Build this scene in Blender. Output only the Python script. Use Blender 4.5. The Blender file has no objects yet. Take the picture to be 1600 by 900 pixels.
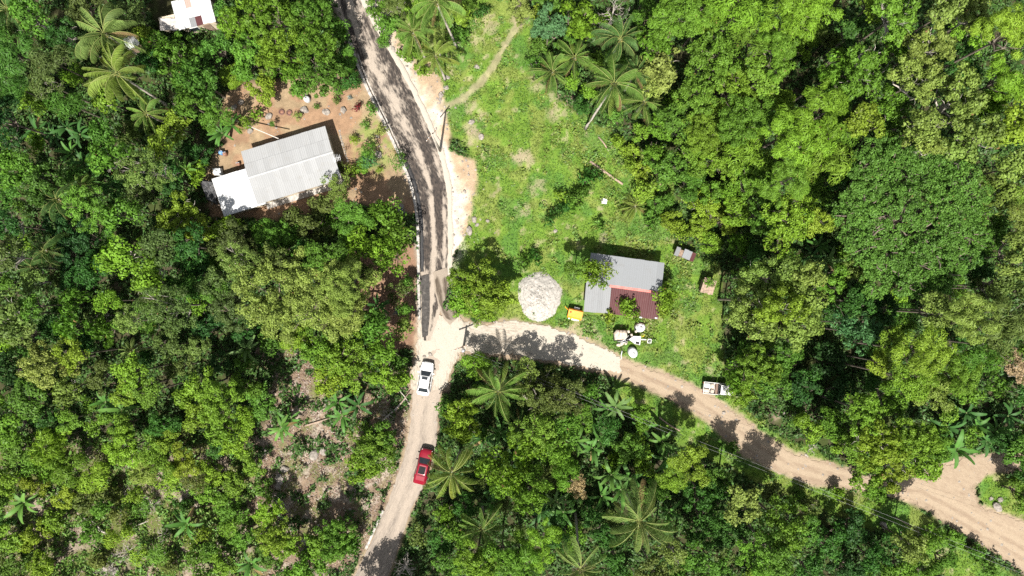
import bpy, bmesh, math, random
import numpy as np
from mathutils import Vector, Matrix, Euler

# ------------------------------------------------------------------ camera, sky, sun, exposure
SC = bpy.context.scene
COL = SC.collection
H = 88.5                      # flying height of the drone, metres
S = 0.083                     # metres per photo pixel at ground level
cam_d = bpy.data.cameras.new('camera')
cam_d.lens = 24.0; cam_d.sensor_width = 36.0; cam_d.clip_start = 0.5; cam_d.clip_end = 3000
cam = bpy.data.objects.new('camera', cam_d); COL.objects.link(cam)
cam.location = (0, 0, H); cam.rotation_euler = (0, 0, 0)
SC.camera = cam

SUN_EL, SUN_DX = math.radians(60), 0.14
w = bpy.data.worlds.new('World'); SC.world = w; w.use_nodes = True
nt = w.node_tree; bg = nt.nodes['Background']
sky = nt.nodes.new('ShaderNodeTexSky'); sky.sky_type = 'NISHITA'; sky.sun_disc = False
sky.sun_elevation = SUN_EL; sky.sun_rotation = math.pi + math.atan(SUN_DX)
sky.altitude = 100; sky.air_density = 1.0; sky.dust_density = 1.0
hs = nt.nodes.new('ShaderNodeHueSaturation'); hs.inputs['Saturation'].default_value = 0.32
nt.links.new(sky.outputs[0], hs.inputs['Color']); nt.links.new(hs.outputs[0], bg.inputs[0]); bg.inputs[1].default_value = 0.08
sd = bpy.data.lights.new('sun', 'SUN'); sd.energy = 5.0; sd.angle = math.radians(0.5); sd.color = (1.0, 0.955, 0.88)
sun = bpy.data.objects.new('sun', sd); COL.objects.link(sun)
dvec = Vector((SUN_DX, 1.0, 0)).normalized() * math.cos(SUN_EL) + Vector((0, 0, -math.sin(SUN_EL)))
sun.rotation_euler = dvec.to_track_quat('-Z', 'Y').to_euler(); sun.location = (0, -60, 120)
SC.view_settings.view_transform = 'Standard'
try: SC.view_settings.look = 'None'
except Exception: pass
SC.view_settings.gamma = 1.0; SC.view_settings.use_curve_mapping = False
SC.view_settings.exposure = 1.32
SC.render.engine = 'CYCLES'
SC.cycles.max_bounces = 6; SC.cycles.diffuse_bounces = 3; SC.cycles.glossy_bounces = 2
SC.cycles.transmission_bounces = 3; SC.cycles.transparent_max_bounces = 4
SC.cycles.use_denoising = False

rng = np.random.default_rng(7)
random.seed(7)

def W(px, py, h=0.0):
    "world x, y of the point seen at photo pixel (px, py) that stands h metres above the ground"
    k = S * (H - h) / H
    return ((px - 800) * k, (450 - py) * k)
def V3(px, py, h=0.0):
    x, y = W(px, py, h); return Vector((x, y, h))

# ------------------------------------------------------------------ noise
_T = np.random.default_rng(11).random((256, 256))
def vn(x, y):
    xi = np.floor(x).astype(int); yi = np.floor(y).astype(int); fx = x - xi; fy = y - yi
    fx = fx * fx * (3 - 2 * fx); fy = fy * fy * (3 - 2 * fy)
    a = _T[xi & 255, yi & 255]; b = _T[(xi + 1) & 255, yi & 255]; c = _T[xi & 255, (yi + 1) & 255]; d = _T[(xi + 1) & 255, (yi + 1) & 255]
    return (a * (1 - fx) + b * fx) * (1 - fy) + (c * (1 - fx) + d * fx) * fy
def fbm(x, y, oct=4, off=0.0):
    s = 0; a = 0.5; t = 0
    for k in range(oct):
        s = s + a * vn(x * 2 ** k + off + 17.3 * k, y * 2 ** k + off * 1.7 + 9.1 * k); t += a; a *= 0.5
    return s / t
def sm(e0, e1, x):
    t = np.clip((x - e0) / (e1 - e0), 0, 1); return t * t * (3 - 2 * t)
def sdist(poly, X, Y):
    "signed distance (positive inside) of points to a polygon given in photo pixels, in pixels"
    P = np.array(poly, float); Q = np.roll(P, -1, 0)
    d = np.full(X.shape, 1e9); ins = np.zeros(X.shape, bool)
    for (x0, y0), (x1, y1) in zip(P, Q):
        ex, ey = x1 - x0, y1 - y0; L = ex * ex + ey * ey + 1e-9
        t = np.clip(((X - x0) * ex + (Y - y0) * ey) / L, 0, 1)
        d = np.minimum(d, (X - x0 - t * ex) ** 2 + (Y - y0 - t * ey) ** 2)
        c = ((y0 > Y) != (y1 > Y)); c &= X < (x1 - x0) * (Y - y0) / ((y1 - y0) + 1e-12) + x0
        ins ^= c
    d = np.sqrt(d); return np.where(ins, d, -d)
def linedist(pts, X, Y):
    "distance in pixels to a polyline and length run along it in pixels"
    P = np.array(pts, float); best = np.full(X.shape, 1e18); al = np.zeros(X.shape); side = np.zeros(X.shape); acc = 0
    for (x0, y0), (x1, y1) in zip(P[:-1], P[1:]):
        ex, ey = x1 - x0, y1 - y0; L = math.hypot(ex, ey)
        t = np.clip(((X - x0) * ex + (Y - y0) * ey) / (L * L), 0, 1)
        dd = (X - x0 - t * ex) ** 2 + (Y - y0 - t * ey) ** 2
        m = dd < best; best = np.where(m, dd, best); al = np.where(m, acc + t * L, al)
        side = np.where(m, np.sign(ex * (Y - y0) - ey * (X - x0)), side); acc += L
    return np.sqrt(best), al, side

# ------------------------------------------------------------------ objects
def np_mesh(name, V, F, mat=None, attrs=None, smooth=False, mi=None):
    me = bpy.data.meshes.new(name); V = np.asarray(V, np.float32); F = np.asarray(F, np.int32); k = F.shape[1]
    me.vertices.add(len(V)); me.vertices.foreach_set('co', V.ravel())
    me.loops.add(F.size); me.loops.foreach_set('vertex_index', F.ravel())
    me.polygons.add(len(F)); me.polygons.foreach_set('loop_start', np.arange(0, F.size, k, dtype=np.int32))
    if smooth: me.polygons.foreach_set('use_smooth', np.ones(len(F), bool))
    if mi is not None: me.polygons.foreach_set('material_index', np.asarray(mi, np.int32))
    me.update(calc_edges=True)
    for n, v in (attrs or {}).items():
        v = np.asarray(v, np.float32)
        if v.ndim == 1:
            a = me.attributes.new(n, 'FLOAT', 'POINT'); a.data.foreach_set('value', v)
        else:
            a = me.attributes.new(n, 'FLOAT_COLOR', 'POINT'); a.data.foreach_set('color', np.c_[v, np.ones(len(v), np.float32)].astype(np.float32).ravel())
    if mat: me.materials.append(mat)
    return me
def link(name, me, parent=None, loc=(0, 0, 0), rot=(0, 0, 0), scale=(1, 1, 1), color=None):
    o = bpy.data.objects.new(name, me); COL.objects.link(o)
    o.location = loc; o.rotation_euler = rot; o.scale = scale
    if parent: o.parent = parent
    if color is not None: o.color = (*color, 1)
    return o
LABELS = set()
def tag(o, label=None, cat=None, group=None, kind=None):
    if label: o['label'] = label; LABELS.add(label)
    if cat: o['category'] = cat
    if group: o['group'] = group
    if kind: o['kind'] = kind
    return o
def thing(name, label, cat, loc, rz=0.0, group=None):
    return tag(link(name, None, None, loc, (0, 0, rz)), label, cat, group)

class MB:
    "collects shapes into one mesh"
    def __init__(s): s.v = []; s.f = []; s.sm = []
    def add(s, vs, fs, smooth=False):
        n = len(s.v); s.v += [tuple(p) for p in vs]; s.f += [tuple(i + n for i in f) for f in fs]; s.sm += [smooth] * len(fs); return s
    def box(s, c, d, rz=0.0, taper=1.0, M=None):
        x, y, z = (q / 2 for q in d); vs = []
        for k, (a, b, e) in enumerate([(-x, -y, -z), (x, -y, -z), (x, y, -z), (-x, y, -z), (-x * taper, -y * taper, z), (x * taper, -y * taper, z), (x * taper, y * taper, z), (-x * taper, y * taper, z)]):
            p = Vector((a, b, e))
            if M is not None: p = M @ p
            if rz: p = Matrix.Rotation(rz, 3, 'Z') @ p
            vs.append(p + Vector(c))
        return s.add(vs, [(3, 2, 1, 0), (4, 5, 6, 7), (0, 1, 5, 4), (1, 2, 6, 5), (2, 3, 7, 6), (3, 0, 4, 7)])
    def tube(s, pts, rad, n=8, caps=True, smooth=True):
        pts = [Vector(p) for p in pts]; rad = list(rad) if hasattr(rad, '__len__') else [rad] * len(pts); vs = []; fs = []
        for i, p in enumerate(pts):
            d = (pts[min(i + 1, len(pts) - 1)] - pts[max(i - 1, 0)]).normalized()
            a = d.cross(Vector((0.12, 0.31, 1)) if abs(d.z) < 0.95 else Vector((1, 0.1, 0))).normalized(); b = d.cross(a)
            for k in range(n):
                t = 2 * math.pi * k / n; vs.append(p + (a * math.cos(t) + b * math.sin(t)) * rad[i])
        for i in range(len(pts) - 1):
            for k in range(n):
                fs.append((i * n + k, i * n + (k + 1) % n, (i + 1) * n + (k + 1) % n, (i + 1) * n + k))
        s.add(vs, fs, smooth)
        if caps:
            m = len(s.v) - len(vs)
            s.f += [tuple(m + k for k in reversed(range(n))), tuple(m + (len(pts) - 1) * n + k for k in range(n))]; s.sm += [False] * 2
        return s
    def loft(s, rings, caps=True, smooth=True):
        n = len(rings[0]); vs = [p for r in rings for p in r]
        fs = [(i * n + k, i * n + (k + 1) % n, (i + 1) * n + (k + 1) % n, (i + 1) * n + k) for i in range(len(rings) - 1) for k in range(n)]
        m = len(s.v); s.add(vs, fs, smooth)
        if caps:
            s.f += [tuple(m + k for k in reversed(range(n))), tuple(m + (len(rings) - 1) * n + k for k in range(n))]; s.sm += [False] * 2
        return s
    def lathe(s, prof, n=16, c=(0, 0, 0), smooth=True, M=None):
        rings = []
        for r, z in prof:
            ring = []
            for k in range(n):
                p = Vector((r * math.cos(2 * math.pi * k / n), r * math.sin(2 * math.pi * k / n), z))
                if M is not None: p = M @ p
                ring.append(p + Vector(c))
            rings.append(ring)
        return s.loft(rings, True, smooth)
    def slab(s, corners, t):
        "a flat or tilted four-cornered plate of thickness t below its corners"
        a = [Vector(p) for p in corners]; n = len(a); b = [p - Vector((0, 0, t)) for p in a]
        return s.add(a + b, [tuple(range(n)), tuple(reversed(range(n, 2 * n)))] + [(i, i + n, (i + 1) % n + n, (i + 1) % n) for i in range(n)])
    def mesh(s, name, mat):
        me = bpy.data.meshes.new(name); me.from_pydata(s.v, [], s.f); me.polygons.foreach_set('use_smooth', s.sm)
        bm = bmesh.new(); bm.from_mesh(me); bmesh.ops.recalc_face_normals(bm, faces=bm.faces); bm.to_mesh(me); bm.free()
        if mat: me.materials.append(mat)
        me.update(); return me
    def build(s, name, mat, parent=None, loc=(0, 0, 0), rot=(0, 0, 0), scale=(1, 1, 1), color=None):
        return link(name, s.mesh(name, mat), parent, loc, rot, scale, color)

# ------------------------------------------------------------------ materials
def new_mat(name):
    m = bpy.data.materials.new(name); m.use_nodes = True; n = m.node_tree
    for x in list(n.nodes): n.nodes.remove(x)
    out = n.nodes.new('ShaderNodeOutputMaterial'); return m, n, out
def nd(n, t, **kw):
    x = n.nodes.new(t)
    for k, v in kw.items():
        if k.startswith('i_'): x.inputs[int(k[2:])].default_value = v
        else: setattr(x, k, v)
    return x
def mixc(n, f, a, b, mode='MIX'):
    x = n.nodes.new('ShaderNodeMix'); x.data_type = 'RGBA'; x.blend_type = mode
    for k, v in ((0, f), (6, a), (7, b)):
        if hasattr(v, 'is_output') or hasattr(v, 'links'): n.links.new(v, x.inputs[k])
        else: x.inputs[k].default_value = (*v, 1) if (k and len(v) == 3) else v
    return x.outputs[2]
def math_(n, op, a, b=0.0, c=0.0, clamp=False):
    x = n.nodes.new('ShaderNodeMath'); x.operation = op; x.use_clamp = clamp
    for k, v in enumerate((a, b, c)):
        if hasattr(v, 'links'): n.links.new(v, x.inputs[k])
        else: x.inputs[k].default_value = v
    return x.outputs[0]
def ramp(n, v, lo, hi):
    x = n.nodes.new('ShaderNodeMapRange'); x.interpolation_type = 'SMOOTHSTEP'; x.clamp = True
    n.links.new(v, x.inputs[0]); x.inputs[1].default_value = lo; x.inputs[2].default_value = hi
    return x.outputs[0]
def noise(n, scale, detail=4, rough=0.6, vec=None, dist=0.0):
    x = n.nodes.new('ShaderNodeTexNoise'); x.inputs['Scale'].default_value = scale; x.inputs['Detail'].default_value = detail
    x.inputs['Roughness'].default_value = rough; x.inputs['Distortion'].default_value = dist
    if vec is not None: n.links.new(vec, x.inputs['Vector'])
    return x.outputs['Fac']
def pos(n): return n.nodes.new('ShaderNodeNewGeometry').outputs['Position']
def attr(n, name, fac=True):
    x = n.nodes.new('ShaderNodeAttribute'); x.attribute_name = name; return x.outputs['Fac' if fac else 'Color']
def principled(n, out, col, rough=0.8, metal=0.0, spec=0.3, bump=None, bs=0.3, bd=0.05):
    p = n.nodes.new('ShaderNodeBsdfPrincipled')
    if hasattr(col, 'links'): n.links.new(col, p.inputs['Base Color'])
    else: p.inputs['Base Color'].default_value = (*col, 1)
    if hasattr(rough, 'links'): n.links.new(rough, p.inputs['Roughness'])
    else: p.inputs['Roughness'].default_value = rough
    p.inputs['Metallic'].default_value = metal; p.inputs['Specular IOR Level'].default_value = spec
    if bump is not None:
        b = n.nodes.new('ShaderNodeBump'); b.inputs['Strength'].default_value = bs; b.inputs['Distance'].default_value = bd
        n.links.new(bump, b.inputs['Height']); n.links.new(b.outputs[0], p.inputs['Normal'])
    n.links.new(p.outputs[0], out.inputs[0]); return p

def simple(name, col, rough=0.6, metal=0.0, var=0.25, scale=3.0, dirt=None, spec=0.4, dirt_amt=0.5, bump=0.0):
    "plain surface with blotchy wear"
    m, n, out = new_mat(name); P = pos(n)
    a = noise(n, scale, 5, 0.65, P); f = ramp(n, a, 0.3, 0.7)
    dk = tuple(c * (1 - var) for c in col); lt = tuple(min(1, c * (1 + var * 0.5)) for c in col)
    c = mixc(n, f, dk, lt)
    if dirt:
        g = ramp(n, noise(n, scale * 0.6, 6, 0.7, P, 0.6), 0.52, 0.68)
        c = mixc(n, math_(n, 'MULTIPLY', g, dirt_amt), c, dirt)
    principled(n, out, c, rough, metal, spec, a if bump else None, bump, 0.04)
    return m
def leaf_material(name, rough=0.55, trans=0.28, spec=0.16, warm=1.0):
    m, n, out = new_mat(name)
    oi = n.nodes.new('ShaderNodeObjectInfo'); lv = attr(n, 'lv')
    big = noise(n, 0.55, 3, 0.6, pos(n))
    # every leaf its own shade; young leaves yellower
    k = math_(n, 'MULTIPLY_ADD', lv, 1.0, 0.50)
    k = math_(n, 'MULTIPLY', k, math_(n, 'MULTIPLY_ADD', big, 0.7, 0.65))
    col = n.nodes.new('ShaderNodeVectorMath'); col.operation = 'SCALE'
    n.links.new(oi.outputs['Color'], col.inputs[0]); n.links.new(k, col.inputs['Scale'])
    young = mixc(n, math_(n, 'MULTIPLY', ramp(n, lv, 0.72, 1.0), 0.30 * warm), col.outputs[0], (0.14, 0.19, 0.03))
    dead = mixc(n, ramp(n, lv, 0.985, 0.995), young, (0.16, 0.10, 0.04))
    p = n.nodes.new('ShaderNodeBsdfPrincipled'); n.links.new(dead, p.inputs['Base Color'])
    p.inputs['Roughness'].default_value = rough; p.inputs['Specular IOR Level'].default_value = spec
    t = n.nodes.new('ShaderNodeBsdfTranslucent'); tc = mixc(n, 1.0, dead, (1.0, 1.15, 0.45), 'MULTIPLY'); n.links.new(tc, t.inputs[0])
    mx = n.nodes.new('ShaderNodeMixShader'); mx.inputs[0].default_value = trans
    n.links.new(p.outputs[0], mx.inputs[1]); n.links.new(t.outputs[0], mx.inputs[2]); n.links.new(mx.outputs[0], out.inputs[0])
    return m
M = {}
M['leaf'] = leaf_material('leaf_green')
M['grassblade'] = leaf_material('grass_blade', 0.6, 0.25, 0.2, 1.0)
M['rachis'] = simple('frond_rib', (0.19, 0.215, 0.06), 0.7, var=0.15)
M['bark'] = simple('bark', (0.13, 0.105, 0.08), 0.9, var=0.45, scale=6, bump=0.5)
M['palebark'] = simple('pale_bark', (0.30, 0.27, 0.23), 0.9, var=0.4, scale=5, bump=0.5)
M['deadwood'] = simple('dead_wood', (0.36, 0.32, 0.28), 0.9, var=0.35, scale=5)
M['log'] = simple('weathered_log', (0.27, 0.20, 0.15), 0.9, var=0.4, scale=4, bump=0.4)

def ground_mat():
    m, n, out = new_mat('ground'); P = pos(n)
    c = attr(n, 'Col', False)
    f1 = noise(n, 1.3, 6, 0.7, P); f2 = noise(n, 9.0, 5, 0.7, P); f3 = noise(n, 0.35, 4, 0.6, P)
    k = math_(n, 'ADD', math_(n, 'MULTIPLY_ADD', f1, 0.8, 0.05), math_(n, 'MULTIPLY_ADD', f2, 0.9, 0.05))
    k = math_(n, 'MULTIPLY', k, math_(n, 'MULTIPLY_ADD', f3, 0.8, 0.65))
    v = n.nodes.new('ShaderNodeVectorMath'); v.operation = 'SCALE'; n.links.new(c, v.inputs[0]); n.links.new(k, v.inputs['Scale'])
    # pebbles and dry litter flecks
    vo = n.nodes.new('ShaderNodeTexVoronoi'); vo.inputs['Scale'].default_value = 5.5; n.links.new(P, vo.inputs['Vector'])
    sp = ramp(n, vo.outputs['Distance'], 0.16, 0.08)
    sel = ramp(n, noise(n, 0.8, 3, 0.5, P), 0.55, 0.66)
    c2 = mixc(n, math_(n, 'MULTIPLY', math_(n, 'MULTIPLY', sp, sel), 0.6), v.outputs[0], (0.30, 0.27, 0.22))
    principled(n, out, c2, 0.95, 0, 0.1, math_(n, 'ADD', f1, f2), 0.7, 0.12)
    return m
M['ground'] = ground_mat()

def road_mat(name, dark, dust, lanes, dust_lo, dust_hi, patch=(0.2, 0.17, 0.14), streak=0.10):
    "worn road: dust and dark binder drawn out along the direction of travel"
    m, n, out = new_mat(name); ac = attr(n, 'ac'); al = attr(n, 'al'); P = pos(n)
    cv = n.nodes.new('ShaderNodeCombineXYZ'); n.links.new(ac, cv.inputs[0]); n.links.new(math_(n, 'MULTIPLY', al, streak), cv.inputs[1])
    s1 = noise(n, 1.5, 7, 0.68, cv.outputs[0], 0.3); s2 = noise(n, 5.0, 5, 0.7, cv.outputs[0]); g = noise(n, 0.9, 5, 0.65, P); fine = noise(n, 16, 4, 0.7, P)
    f = math_(n, 'ADD', math_(n, 'MULTIPLY', s1, 0.75), math_(n, 'MULTIPLY', s2, 0.35))
    f = math_(n, 'ADD', f, math_(n, 'MULTIPLY', g, 0.35))
    lane = attr(n, 'lane')
    f = math_(n, 'ADD', f, lane)
    d = ramp(n, f, dust_lo, dust_hi)
    base = mixc(n, ramp(n, s2, 0.35, 0.65), dark, patch)
    c = mixc(n, d, base, dust)
    c = mixc(n, 1.0, c, mixc(n, ramp(n, fine, 0.2, 0.8), (0.65, 0.65, 0.65), (1.2, 1.2, 1.2)), 'MULTIPLY')
    principled(n, out, c, 0.9, 0, 0.2, math_(n, 'ADD', s2, fine), 0.4, 0.05)
    return m
M['asphalt'] = road_mat('dusty_asphalt', (0.020, 0.018, 0.017), (0.265, 0.225, 0.185), None, 0.66, 0.90, (0.060, 0.048, 0.040), 0.30)
M['lower_road'] = road_mat('marl_road', (0.145, 0.122, 0.103), (0.26, 0.218, 0.178), None, 0.45, 0.95, (0.225, 0.19, 0.155), 0.16)
M['dirt'] = road_mat('dirt_track', (0.185, 0.135, 0.095), (0.25, 0.195, 0.138), None, 0.42, 0.9, (0.205, 0.155, 0.108), 0.14)
M['marl'] = road_mat('white_marl', (0.175, 0.148, 0.115), (0.315, 0.285, 0.24), None, 0.45, 0.85, (0.36, 0.31, 0.25), 0.3)
M['mud'] = road_mat('tyre_mud', (0.05, 0.038, 0.028), (0.21, 0.175, 0.14), None, 0.6, 0.95, (0.10, 0.08, 0.06), 0.10)
M['tar'] = simple('fresh_tar', (0.012, 0.012, 0.013), 0.45, var=0.4, scale=5, dirt=(0.06, 0.05, 0.045), spec=0.5)
M['tarpatch'] = simple('worn_tar', (0.045, 0.041, 0.038), 0.8, var=0.4, scale=3, dirt=(0.13, 0.115, 0.10), spec=0.2)
M['concrete'] = simple('kerb_concrete', (0.30, 0.28, 0.255), 0.9, var=0.4, scale=2.5, dirt=(0.20, 0.17, 0.14), dirt_amt=0.7)
M['rock'] = simple('limestone', (0.215, 0.19, 0.165), 0.95, var=0.5, scale=3, dirt=(0.13, 0.12, 0.10), bump=0.6)
M['gravel'] = simple('white_gravel', (0.29, 0.272, 0.245), 0.95, var=0.25, scale=3.5, dirt=(0.20, 0.175, 0.145), dirt_amt=0.5, bump=0.8)

def sheet_mat(name, col, rough=0.5, metal=0.0, dirt=(0.2, 0.15, 0.1), lo=0.56, hi=0.75, amt=0.5, var=0.12):
    m, n, out = new_mat(name); oi = n.nodes.new('ShaderNodeObjectInfo'); P = pos(n)
    k = math_(n, 'MULTIPLY_ADD', oi.outputs['Random'], var, 1 - var)
    v = n.nodes.new('ShaderNodeVectorMath'); v.operation = 'SCALE'; v.inputs[0].default_value = col; n.links.new(k, v.inputs['Scale'])
    g = noise(n, 0.9, 6, 0.7, P, 0.4); h = noise(n, 7, 4, 0.6, P)
    c = mixc(n, math_(n, 'MULTIPLY', ramp(n, math_(n, 'MULTIPLY_ADD', h, 0.25, math_(n, 'MULTIPLY', g, 0.85)), lo, hi), amt), v.outputs[0], dirt)
    principled(n, out, c, rough, metal, 0.4, h, 0.1, 0.02); return m
M['roof_white'] = sheet_mat('pale_metal_sheet', (0.228, 0.231, 0.233), 0.6, 0, (0.19, 0.186, 0.178), amt=0.7)
M['roof_bright'] = sheet_mat('bright_metal_sheet', (0.42, 0.425, 0.43), 0.5, 0, (0.32, 0.32, 0.32), amt=0.4)
M['roof_silver'] = sheet_mat('silver_metal_sheet', (0.18, 0.188, 0.197), 0.5, 0, (0.15, 0.148, 0.145), amt=0.5)
M['roof_grey'] = sheet_mat('grey_metal_sheet', (0.16, 0.165, 0.17), 0.55, 0, (0.11, 0.105, 0.10), amt=0.5)
M['roof_red'] = sheet_mat('maroon_metal_sheet', (0.058, 0.014, 0.015), 0.6, 0, (0.095, 0.038, 0.032), amt=0.5)
M['roof_rust'] = sheet_mat('rusty_metal_sheet', (0.27, 0.20, 0.17), 0.8, 0, (0.16, 0.07, 0.05), amt=0.8)
M['roof_pinkgrey'] = sheet_mat('dusty_metal_sheet', (0.34, 0.315, 0.295), 0.7, 0, (0.24, 0.19, 0.16), amt=0.6)
M['trim_red'] = simple('red_trim', (0.42, 0.13, 0.11), 0.6, var=0.3)
M['wall_cream'] = simple('cream_wall', (0.42, 0.36, 0.27), 0.9, var=0.25, dirt=(0.2, 0.13, 0.09))
M['wall_pink'] = simple('pink_wall', (0.40, 0.20, 0.16), 0.9, var=0.25, dirt=(0.2, 0.13, 0.09))
M['wood'] = simple('old_wood', (0.20, 0.14, 0.10), 0.9, var=0.4, scale=4)
M['glass'] = simple('dark_glass', (0.018, 0.022, 0.026), 0.12, var=0.3, spec=0.5)
M['white_paint'] = simple('white_car_paint', (0.58, 0.58, 0.585), 0.22, var=0.05, spec=0.5)
M['truck_white'] = simple('worn_white_paint', (0.46, 0.46, 0.45), 0.4, var=0.15, spec=0.5, dirt=(0.4, 0.36, 0.3), dirt_amt=0.4)
M['red_paint'] = simple('red_car_paint', (0.155, 0.005, 0.014), 0.22, var=0.08, spec=0.4)
M['black'] = simple('black_plastic', (0.012, 0.012, 0.013), 0.8, var=0.2, spec=0.15)
M['rubber'] = simple('tyre_rubber', (0.02, 0.02, 0.02), 0.85, var=0.3)
M['steel'] = simple('dull_steel', (0.28, 0.28, 0.29), 0.45, 0.3, var=0.3)
M['redlamp'] = simple('red_lamp_glass', (0.35, 0.01, 0.01), 0.2, var=0.1)
M['lamp'] = simple('clear_lamp_glass', (0.6, 0.6, 0.6), 0.12, var=0.1)
M['orange'] = simple('orange_paint', (0.62, 0.22, 0.02), 0.4, var=0.12, dirt=(0.45, 0.25, 0.1), dirt_amt=0.4)
M['yellow'] = simple('yellow_plastic', (0.55, 0.42, 0.02), 0.5, var=0.1)
M['cream'] = simple('cream_dusty_paint', (0.37, 0.315, 0.26), 0.7, var=0.3, dirt=(0.3, 0.24, 0.19), scale=4)
M['cargo'] = simple('pale_sacking', (0.40, 0.34, 0.28), 0.9, var=0.3, dirt=(0.3, 0.2, 0.15), scale=5)
M['board'] = simple('brown_board', (0.15, 0.10, 0.075), 0.8, var=0.3)
M['plastic'] = simple('white_plastic', (0.43, 0.445, 0.45), 0.5, var=0.12)
M['blue'] = simple('blue_plastic', (0.10, 0.22, 0.42), 0.5, var=0.2)
M['tarp'] = simple('dark_tarpaulin', (0.04, 0.04, 0.043), 0.6, var=0.5, scale=3, dirt=(0.14, 0.13, 0.12), dirt_amt=0.6)
M['thatch'] = simple('dry_thatch', (0.26, 0.19, 0.14), 0.95, var=0.4, scale=5, bump=0.7)
M['wire'] = simple('pale_cable', (0.20, 0.20, 0.20), 0.6, var=0.1)
M['clay'] = simple('brown_clay', (0.20, 0.10, 0.065), 0.8, var=0.3)
# ------------------------------------------------------------------ lie of the land (polygons in photo pixels at ground level)
LAWN = [(640, -60), (815, -60), (830, 20), (838, 70), (830, 115), (850, 145), (925, 195), (1000, 235), (1050, 290), (1050, 360), (1065, 395), (1120, 415), (1128, 520), (1135, 600), (1160, 640), (1235, 690), (1320, 725), (1300, 738), (1180, 692), (1090, 612), (960, 560), (870, 520), (800, 503), (722, 488), (700, 430), (728, 330), (742, 260), (700, 190), (640, 112), (600, 40), (560, -60)]
VERGE = [(960, 585), (1060, 635), (1110, 665), (1200, 735), (1330, 768), (1420, 786), (1520, 860), (1600, 905), (1500, 920), (1400, 840), (1300, 800), (1150, 735), (1050, 685), (950, 625)]
NOOK = [(1520, 745), (1560, 735), (1610, 790), (1600, 812), (1540, 795)]
YARD = [(352, 150), (372, 125), (420, 130), (470, 118), (560, 110), (590, 160), (612, 205), (632, 250), (650, 290), (655, 335), (560, 320), (470, 340), (330, 340), (322, 262), (352, 225)]
RED = [(548, 395), (652, 380), (652, 540), (600, 560), (560, 470)]
LITTER = [(400, 545), (470, 555), (520, 610), (600, 610), (650, 570), (648, 660), (630, 740), (600, 800), (560, 880), (545, 920), (430, 920), (390, 780), (400, 690), (430, 640)]
SHOULDER = [(560, -30), (590, -30), (615, 40), (650, 100), (672, 92), (690, 128), (700, 180), (702, 235), (742, 250), (745, 285), (735, 330), (725, 370), (712, 400), (705, 430), (694, 440), (694, 300), (680, 240), (655, 180), (620, 110), (585, 45)]
SCRUB = [(-40, 690), (120, 680), (330, 690), (420, 720), (420, 940), (-40, 940)]
VINES = [(930, 185), (1010, 215), (1080, 280), (1180, 300), (1180, 380), (1120, 400), (1060, 400), (1045, 340), (1000, 260)]
FOOTPATH = [(690, 168), (720, 157), (745, 135), (770, 105), (790, 70), (808, 40), (814, -20)]
TRACK_UP = [(732, 512), (790, 500), (850, 512), (900, 530), (950, 548), (1000, 570), (1050, 588), (1090, 605), (1130, 630), (1170, 660), (1210, 690), (1260, 715), (1300, 725), (1340, 740), (1390, 757), (1430, 742), (1480, 722), (1512, 712), (1548, 712), (1600, 706), (1660, 700)]
TRACK_UP2 = [(1660, 728), (1600, 732), (1545, 738), (1520, 760), (1528, 788), (1560, 800), (1600, 815), (1680, 845)]
TRACK_LOW = [(1680, 940), (1600, 893), (1550, 860), (1500, 830), (1450, 795), (1420, 785), (1380, 768), (1320, 762), (1260, 755), (1200, 730), (1150, 705), (1110, 660), (1060, 630), (1000, 602), (960, 587), (930, 579), (870, 567), (800, 558), (728, 548)]
DIRT_ROAD = TRACK_UP + TRACK_UP2 + TRACK_LOW
MARL_ROAD = [(716, 500), (760, 508), (800, 500), (850, 508), (900, 524), (950, 545), (972, 560), (968, 583), (930, 579), (870, 566), (800, 557), (745, 552), (716, 550)]
JUNCTION = [(656, 486), (690, 492), (706, 484), (722, 498), (745, 520), (740, 545), (722, 552), (708, 572), (700, 610), (640, 612), (648, 560), (652, 520)]
A_LEFT = [(520, -30), (529, 0), (546, 50), (575, 130), (604, 190), (627, 240), (647, 290), (655, 330), (658, 400), (659, 470), (660, 505), (662, 532)]
A_RIGHT = [(554, -30), (564, 0), (590, 50), (626, 110), (661, 180), (686, 240), (697, 290), (700, 340), (700, 400), (698, 440), (690, 480), (673, 532)]
L_LEFT = [(652, 545), (648, 590), (643, 640), (637, 690), (622, 740), (600, 800), (574, 860), (550, 905), (520, 960)]
L_RIGHT = [(712, 545), (702, 575), (691, 610), (684, 650), (682, 690), (668, 745), (641, 800), (624, 850), (604, 905), (578, 960)]
M_LEFT = [(677, 425), (679, 450), (684, 475), (692, 494), (703, 508)]
M_RIGHT = [(699, 418), (701, 440), (706, 462), (713, 479), (721, 490)]
BARE = [(840, 290, 11), (765, 40, 16), (743, 62, 13), (870, 148, 14), (872, 178, 16), (893, 150, 13), (838, 135, 12), (812, 30, 12), (938, 325, 7), (915, 205, 6), (750, 180, 9), (735, 200, 11), (738, 168, 9), (945, 372, 8), (985, 375, 6), (760, 240, 10), (740, 215, 12), (905, 512, 14), (890, 525, 14), (925, 512, 9), (935, 525, 8), (1060, 405, 7), (1010, 505, 10), (820, 250, 14), (812, 245, 12), (820, 330, 12), (1255, 640, 10), (1215, 650, 8), (1240, 560, 12), (1235, 575, 10)]

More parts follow.
